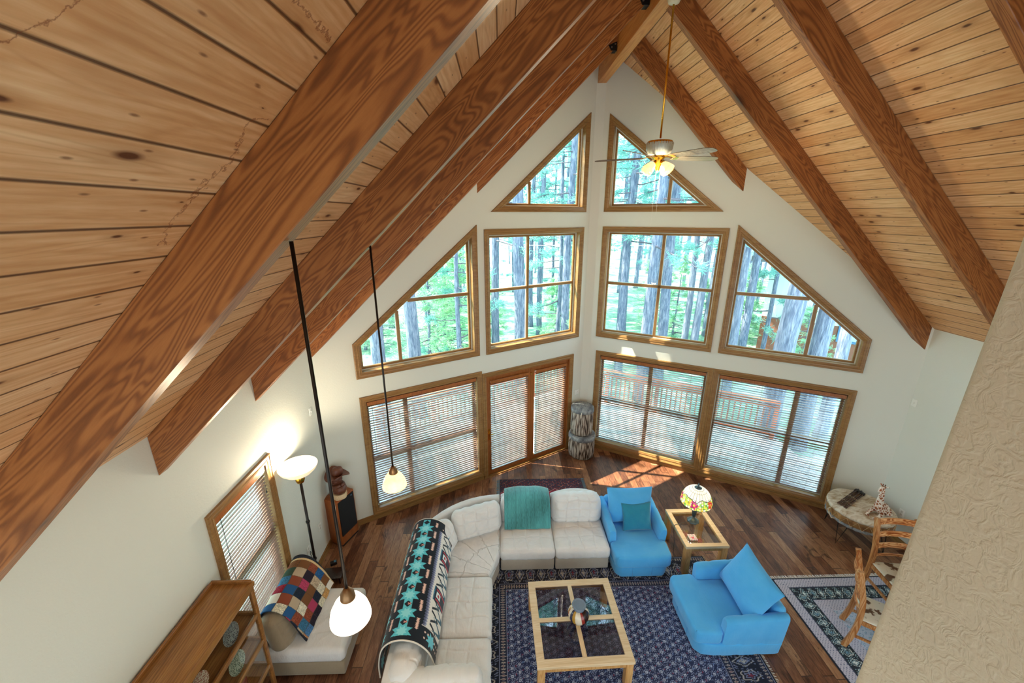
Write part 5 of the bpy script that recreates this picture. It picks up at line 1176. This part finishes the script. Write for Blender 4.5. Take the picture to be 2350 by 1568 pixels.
def log_drum(x, y, z, R0, h, label, sd):
    e = empty('log_drum', (x, y, z), sd); tag(e, label, 'drum', 'stacked log drums')
    w = lambda a, zz: 1 + .025 * math.sin(3 * a + sd) + .018 * math.sin(11 * a + sd * 3) + .012 * math.sin(29 * a + zz * 4)
    bm = bmesh.new(); lathe(bm, [(R0 * .88, 0.0), (R0 * .97, .04), (R0, h * .3), (R0 * .99, h * .7), (R0 * .96, h - .03), (R0 * .90, h - .012)], 90, wob=w); add('log_body', bm, M_LOG, e, smooth=True)
    bm = bmesh.new(); lathe(bm, [(R0 * 1.02, h - .09), (R0 * 1.025, h - .03), (R0 * 1.0, h - .004), (R0 * .93, h), (0, h + .001)], 72, wob=lambda a, zz: 1 + .02 * math.sin(3 * a + sd) + (.02 * math.sin(17 * a) if zz < h - .05 else 0)); add('drumhead', bm, M_HIDE, e, smooth=True)
    bm = bmesh.new(); tube(bm, [(-R0 * 1.0, 0, h - .05), (-R0 * 1.18, .0, h - .06), (-R0 * 1.2, 0, h - .14), (-R0 * 1.02, 0, h - .16)], .008, 6); add('handle', bm, M_HIDE2, e, smooth=True)
    return e
log_drum(1.735, 7.66, 0, .275, .525, 'wider grey log drum standing on the floor in the corner', .4)
log_drum(1.715, 7.68, .527, .232, .62, 'taller grey log drum stacked on the wider one in the corner', 1.3)

# ---- round hide drum used as a table
DX, DY, DT = 5.675, 5.165, .60; DR = .43
e = empty('drum_table', (DX, DY, 0)); tag(e, 'large round hide drum on black iron legs in the right corner', 'drum')
bm = bmesh.new(); lathe(bm, [(DR * .93, DT - .20), (DR * .97, DT - .17), (DR * .98, DT - .10), (DR * .97, DT - .04)], 72); add('shell', bm, hide_mat('tan_drum_shell', '7a5634', '9c7446', 'b8925e'), e, smooth=True)
wv_ = lambda a, z: 1 + .012 * math.sin(24 * a) * (1 if z < DT - .04 else .2) + .008 * math.sin(5 * a)
bm = bmesh.new(); lathe(bm, [(DR * 1.0, DT - .055), (DR * 1.015, DT - .03), (DR, DT - .008), (DR * .97, DT), (0, DT + .001)], 120, wob=wv_); add('drumhead', bm, M_HIDE2, e, smooth=True)
bm = bmesh.new(); lathe(bm, [(0, DT - .222), (DR * .95, DT - .22), (DR * 1.0, DT - .205), (DR * 1.0, DT - .18), (DR * .97, DT - .165)], 120, wob=lambda a, z: 1 + .012 * math.sin(24 * a + 1)); add('lower_hide', bm, M_HIDE, e, smooth=True)
bm = bmesh.new(); n = 40; P_ = []
for k in range(n + 1): a = 2 * PI * k / n; P_.append(((DR * 1.01) * math.cos(a), (DR * 1.01) * math.sin(a), DT - (.055 if k % 2 else .175)))
tube(bm, P_, .0045, 5, cap=False); add('lacing', bm, plain('rawhide_lace', 'c8aa7c', .7), e)
bm = bmesh.new(); tube(bm, [(-DR * .99, .06, DT - .07), (-DR * 1.12, .05, DT - .08), (-DR * 1.14, .0, DT - .13), (-DR * 1.1, -.04, DT - .18), (-DR * .98, -.05, DT - .18)], .009, 7); add('handle', bm, M_HIDE2, e, smooth=True)
for k in range(4):
    a = math.radians(200 + 90 * k); ca, sa = math.cos(a), math.sin(a); bm = bmesh.new(); tx, ty = -sa * .07, ca * .07
    tube(bm, [(ca * .36 + tx, sa * .36 + ty, DT - .222), (ca * .42, sa * .42, .008), (ca * .36 - tx, sa * .36 - ty, DT - .222)], .006, 6); add('leg', bm, M_STEEL, e)
M_CANE = wood('dark_cane', '2c1a14', '4c3024', '6a4838', 0, 4, .35)
for k in range(6):
    t = k / 5; x0_, y0_ = 5.335 + .035 * t, 5.22 - .115 * t + .0; x1_, y1_ = 5.845 + .035 * t, 5.50 - .115 * t; L = math.hypot(x1_ - x0_, y1_ - y0_); zz = DT + .015 + (.014 if k in (1, 3) else 0)
    e = empty('cane_rattle', (x0_, y0_, zz), math.atan2(y1_ - y0_, x1_ - x0_)); tag(e, ['dark cane stick on the side of the bundle nearest the window wall', 'second dark cane stick from the window side of the bundle', 'third dark cane stick from the window side of the bundle', 'dark cane stick third from the giraffe side of the bundle', 'dark cane stick second from the giraffe side of the bundle', 'dark cane stick on the giraffe side of the bundle'][k], 'stick', 'bundle of dark cane sticks')
    bm = bmesh.new(); tube(bm, [(L * q / 8, 0, 0) for q in range(9)], [.009 if q % 2 else .0115 for q in range(9)], 8); add('cane', bm, M_CANE, e, smooth=True)
    bm = bmesh.new(); lathe(bm, [(.012, 0), (.017, .02), (.016, .07), (.010, .09)], 10); xform(bm, Matrix.Translation((L, 0, 0)) @ Matrix.Rotation(PI / 2, 4, 'Y')); add('wrapped_end', bm, M_BLACK, e, smooth=True)
    for q in (.25, .6): bm = bmesh.new(); tube(bm, [(L * q, 0, 0), (L * q + .012, 0, 0)], .0125, 8); add('pale_joint', bm, plain('pale_joint_bone', 'c8b49a', .5), e, smooth=True)
# giraffe
def giraffe_mat():
    b = NB('giraffe_hide'); v = b.n('TexVoronoi', {'Vector': b.coord(), 'Scale': 22.0}, feature='DISTANCE_TO_EDGE').outputs['Distance']
    c = b.ramp(v, [(.0, lin('efe6dc')), (.10, lin('ece0d2')), (.14, lin('a8643c')), (.4, lin('8f4a2a'))]); return b.bsdf(c, .45, .5)
e = empty('giraffe_figurine', (5.80, 4.985, DT + .003), math.radians(200)); tag(e, 'resting giraffe figurine with upright neck on the hide drum', 'figurine')
MG = giraffe_mat(); bm = bmesh.new()
tube(bm, [(-.15, 0, .06), (-.12, 0, .075), (-.05, 0, .095), (.03, 0, .11), (.075, 0, .16), (.09, 0, .24), (.10, 0, .34), (.115, 0, .43), (.125, 0, .475)], [.01, .055, .085, .085, .062, .045, .036, .030, .026], 16)
tube(bm, [(.10, 0, .475), (.125, 0, .505), (.16, 0, .50), (.20, 0, .475), (.225, 0, .462)], [.012, .030, .028, .020, .013], 12)
add('body', bm, MG, e, smooth=True)
for s in (-1, 1):
    bm = bmesh.new(); tube(bm, [(.06, s * .06, .06), (.15, s * .065, .035), (.24, s * .05, .02), (.22, s * .03, .015)], [.03, .02, .014, .012], 8); add('front_leg', bm, MG, e, smooth=True)
    bm = bmesh.new(); tube(bm, [(-.09, s * .06, .07), (-.02, s * .09, .035), (-.10, s * .10, .018), (-.15, s * .09, .014)], [.045, .03, .015, .012], 8); add('hind_leg', bm, MG, e, smooth=True)
    bm = bmesh.new(); tube(bm, [(.115, s * .022, .52), (.105, s * .045, .535), (.10, s * .06, .53)], [.010, .012, .003], 8, flat=.5); add('ear', bm, MG, e, smooth=True)
    bm = bmesh.new(); tube(bm, [(.125, s * .012, .525), (.118, s * .014, .56)], [.005, .007], 8); add('horn', bm, M_CARV, e, smooth=True)
bm = bmesh.new(); tube(bm, [(.045, 0, .20), (.055, 0, .26), (.066, 0, .35), (.082, 0, .44), (.09, 0, .49)], .008, 6, flat=.6); add('mane', bm, M_CARV, e, smooth=True)
bm = bmesh.new(); tube(bm, [(-.15, 0, .07), (-.185, .02, .04), (-.19, .03, .015)], [.007, .005, .009], 6); add('tail', bm, M_CARV, e, smooth=True)

# ---- dining chairs and table
M_ROSEX = wood('dining_chair_rail_wood', '7a3014', 'c4783a', 'ecc08c', 0, 3.0, .3, grain=.8, amp=.34)
def cowhide():
    b = NB('cowhide_seat'); n = b.noise(b.coord(), 7, 3, .5).outputs[0]; return b.bsdf(b.ramp(n, [(.58, lin('dcd8c6')), (.62, lin('6a5240'))]), .8, .2)
def dchair(x, y, rot, label):
    e = empty('dining_chair', (x, y, 0), rot); tag(e, label, 'chair', 'rustic ladder-back dining chairs'); w = .42
    for s in (-1, 1):
        P_ = [(s * .205, .26, 0.0), (s * .205, .215, .22), (s * .205, .20, .46), (s * .205, .215, .70), (s * .205, .265, .92), (s * .205, .31, 1.10)]
        bm = bmesh.new(); bar(bm, [tuple(p) for p in spline3(P_, 16)], .034, .055, up=(0, 1, 0)); add('back_post', bm, M_ROSE, e)
        boxo('front_leg', (s * .20, -.19, .22), (.042, .042, .44), M_ROSE, e, bev=.004)
        boxo('side_stretcher', (s * .20, 0, .20), (.022, .40, .028), M_ROSE, e)
        boxo('seat_rail', (s * .20, 0, .425), (.026, .42, .06), M_ROSE, e)
    for z, yy, hh in ((1.045, .300, .09), (.875, .260, .08), (.715, .228, .075), (.57, .212, .03)):
        bm = bmesh.new(); n = 12; pts_ = [(-.19 + .38 * k / n, yy + .035 * math.sin(PI * k / n), z) for k in range(n + 1)]; bar(bm, pts_, .018, hh); add('ladder_slat', bm, M_ROSEX, e)
    boxo('front_rail', (0, -.19, .425), (.38, .026, .05), M_ROSEX, e); boxo('back_rail', (0, .19, .425), (.38, .026, .05), M_ROSEX, e)
    bm = cushion_bm(.41, .40, .03, .012, .006, n=(12, 12, 3), noise=.001, c=(0, -.005, .467)); add('seat', bm, MATS.setdefault('cowhide', None) or cowhide_m, e, smooth=True); return e
def spline3(P, n):
    P = np.array(P, float); t = np.linspace(0, len(P) - 1, n); out = []
    for u in t:
        i = min(len(P) - 2, int(u)); w = u - i; p0, p1, p2, p3 = P[max(0, i - 1)], P[i], P[i + 1], P[min(len(P) - 1, i + 2)]
        out.append(.5 * (2 * p1 + (p2 - p0) * w + (2 * p0 - 5 * p1 + 4 * p2 - p3) * w ** 2 + (3 * p1 - p0 - 3 * p2 + p3) * w ** 3))
    return out
cowhide_m = cowhide(); RUGZ = .012
aa = math.atan2(.34, .26)      # direction of the back of the near chair
c1 = dchair(4.26 + .79 * .245, 3.62 - .61 * .245, aa, 'ladder-back dining chair seen from the side, white cowhide seat toward the table')
c1.location.z = RUGZ
c2 = dchair(5.245, 3.99, -.12, 'ladder-back dining chair facing the camera, half hidden by the near wall'); c2.location.z = RUGZ; c2.scale = (1.22, 1, 1)
e = empty('dining_table', (5.12, 3.28, RUGZ), math.radians(40)); tag(e, 'live-edge orange wood dining table with a dark inlay, mostly hidden by the near wall', 'table')
bm = bmesh.new(); pl = [(-.56, -.50), (.80, -.50), (.80, .50), (-.50, .50), (-.60, .42), (-.64, .10), (-.62, -.3)]; extrude_poly(bm, pl, .70, .745, .01, 2); add('tabletop', bm, wood('table_juniper', 'a85a22', 'd8904a', 'f0bd80', 0, 2.5, .3, grain=1.2, knots=.5), e)
boxo('inlay', (.15, 0, .7455), (1.1, .62, .002), plain('charcoal_inlay', '2a2e36', .3), e)
for sx_ in (-.35, .65):
    for sy in (-.36, .36): boxo('leg', (sx_, sy, .35), (.08, .08, .70), M_ROSE, e, bev=.006)

# ---- glass-fronted cabinet along the left wall
KX0, KX1, KY0, KY1, KH = -2.695, -2.33, 1.35, 3.0, 1.755
e = empty('display_cabinet', ((KX0 + KX1) / 2, (KY0 + KY1) / 2, 0)); tag(e, 'oak glass-fronted display cabinet cut by the bottom left corner', 'cabinet')
kd, kl = KX1 - KX0, KY1 - KY0
M_OAKT = wood('oak_top_wood', '5f3c1e', '8f6234', 'b4854a', 1, 2.5, .25, grain=.7)
boxo('top', (0, 0, KH - .035), (kd, kl, .03), M_OAKT, e, bev=.004)
bm = bmesh.new(); box(bm, (-kd / 2 + .012, 0, KH - .01), (.024, kl, .04), bev=.008); box(bm, (0, kl / 2 - .012, KH - .01), (kd, .024, .04), bev=.008); box(bm, (0, -kl / 2 + .012, KH - .01), (kd, .024, .04), bev=.008); add('gallery_rim', bm, M_OAK, e, smooth=True, angle=.8)
bm = bmesh.new(); bar(bm, [(kd / 2 + .002, -kl / 2, KH - .035), (kd / 2 + .002, kl / 2, KH - .035)], .03, .04); add('front_moulding', bm, M_OAKT, e)
boxo('back_panel', (-kd / 2 + .008, 0, KH / 2), (.012, kl, KH - .06), M_OAK, e); boxo('bottom', (0, 0, .06), (kd, kl, .03), M_OAKT, e)
for s in (-1, 1):
    for t in (-1, 1): boxo('corner_post', (s * (kd / 2 - .018), t * (kl / 2 - .018), KH / 2 - .03), (.036, .036, KH - .06), M_OAK, e, bev=.003)
LV = [1.675, 1.36, 1.03, .69, .36]
for z in LV[1:]: boxo('shelf', (-.008, 0, z - .02), (kd - .05, kl - .05, .014), M_OAKT, e)
for i_, z in enumerate(LV):
    boxo('front_rail', (kd / 2 - .012, 0, z), (.026, kl - .07, .045), M_OAKT, e, bev=.003); boxo('side_rail', (0, kl / 2 - .012, z), (kd - .07, .022, .04), M_OAKT, e)
    if i_: hh = LV[i_ - 1] - z - .045; boxo('front_pane', (kd / 2 - .014, 0, z + .0225 + hh / 2), (.004, kl - .075, hh), M_CLEARGLASS, e); boxo('side_pane', (0, kl / 2 - .014, z + .0225 + hh / 2), (kd - .075, .004, hh), M_CLEARGLASS, e)
for z in (1.20,): bm = bmesh.new(); blob(bm, (kd / 2 + .008, .1, 1.36), (.010, .010, .010)); add('knob', bm, M_BLACK, e, smooth=True)
def plate_mat(name, a, b_):
    b = NB(name); x = b.n('SeparateXYZ', {0: b.coord()}); v = b.n('TexVoronoi', {'Vector': b.coord(), 'Scale': 95.0}).outputs['Distance']; return b.bsdf(b.ramp(v, [(.35, lin(a)), (.55, lin(b_))]), .2, .6)
PM = [plate_mat('patterned_green_plate', '3a5a4c', 'a0ac98'), plate_mat('grey_patterned_plate', '343c46', '868c88'), plate_mat('red_cream_plate', '7a3226', 'b8a890')]
for (y_, z_, r_, m_, lb) in ((2.72, 1.36, .095, 1, 'grey patterned plate standing at the far end of the top cabinet shelf'), (2.33, 1.36, .085, 2, 'red and cream plate standing mid top cabinet shelf'), (2.70, 1.03, .10, 0, 'green patterned plate at the far end of the second cabinet shelf'), (2.30, 1.03, .09, 1, 'grey patterned plate nearer the camera on the second cabinet shelf'), (2.36, .69, .09, 0, 'green patterned plate standing on the third cabinet shelf')):
    e = empty('display_plate', (-2.43, y_, z_ + r_ - .010)); tag(e, lb, 'plate', 'plates standing in the display cabinet')
    bm = bmesh.new(); lathe(bm, [(0, 0), (r_ * .55, .002), (r_ * .7, .010), (r_, .020), (r_, .024), (r_ * .68, .015), (r_ * .5, .007), (0, .006)], 36); xform(bm, euler(0, PI / 2 - .18, 0)); add('plate', bm, PM[m_], e, smooth=True, angle=.9)
e = empty('pottery_bowl', (-2.52, 2.70, .684)); tag(e, 'large round red-brown pottery bowl low in the display cabinet', 'bowl')
bm = bmesh.new(); lathe(bm, [(0, 0), (.05, 0), (.10, .04), (.125, .10), (.12, .16), (.09, .20), (.085, .19), (.11, .15), (.115, .1), (.09, .045), (.0, .01)], 40); add('bowl', bm, plain('red_clay_glaze', '7a3320', .25), e, smooth=True)
e = empty('white_jar', (-2.50, 2.05, 1.35)); tag(e, 'small white jar on the top cabinet shelf near the bottom edge', 'jar')
bm = bmesh.new(); lathe(bm, [(0, 0), (.05, 0), (.065, .05), (.06, .12), (.035, .15), (.035, .17), (0, .17)], 28); add('jar', bm, plain('white_glaze', 'e4e8ea', .2), e, smooth=True)

# ---- switch plates and outlets
def plate(F, s, z, w, h, label, kind='wall_outlet', cat='outlet'):
    e = empty(kind, mat=F @ Matrix.Translation((s, z, 0.004))); tag(e, label, cat)
    boxo('cover', (0, 0, 0), (w, h, .007), M_WHITEPL, e, bev=.002)
    if kind == 'wall_outlet':
        for k in ((-.5, .5) if w > h else (0,)):
            boxo('socket', (k * w * .5, .0 if w > h else h * .2, .004), (.028, .034, .003), plain('outlet_face', 'c4c2ba', .4), e)
            if w <= h: boxo('socket', (0, -h * .2, .004), (.028, .034, .003), MATS['outlet_face'], e)
    else: boxo('toggle', (0, 0, .007), (.012, .024, .012), M_WHITEPL, e)
plate(FA, 1.90, 1.325, .12, .115, 'white double switch plate between the patio door and the corner', 'light_switch', 'switch')
plate(FL, 5.30, 2.31, .075, .115, 'small white switch plate high beside the left corner', 'light_switch', 'switch')
plate(FR, -5.43, 2.25, .08, .115, 'small white switch plate high on the right side wall', 'light_switch', 'switch')
plate(FR, -5.10, .50, .085, .125, 'white outlet low on the right side wall behind the drum')
plate(FL, 5.02, .55, .075, .115, 'white outlet on the left wall beside the speaker')
plate(FL, 4.63, .50, .075, .115, 'white outlet on the left wall behind the floor lamp')
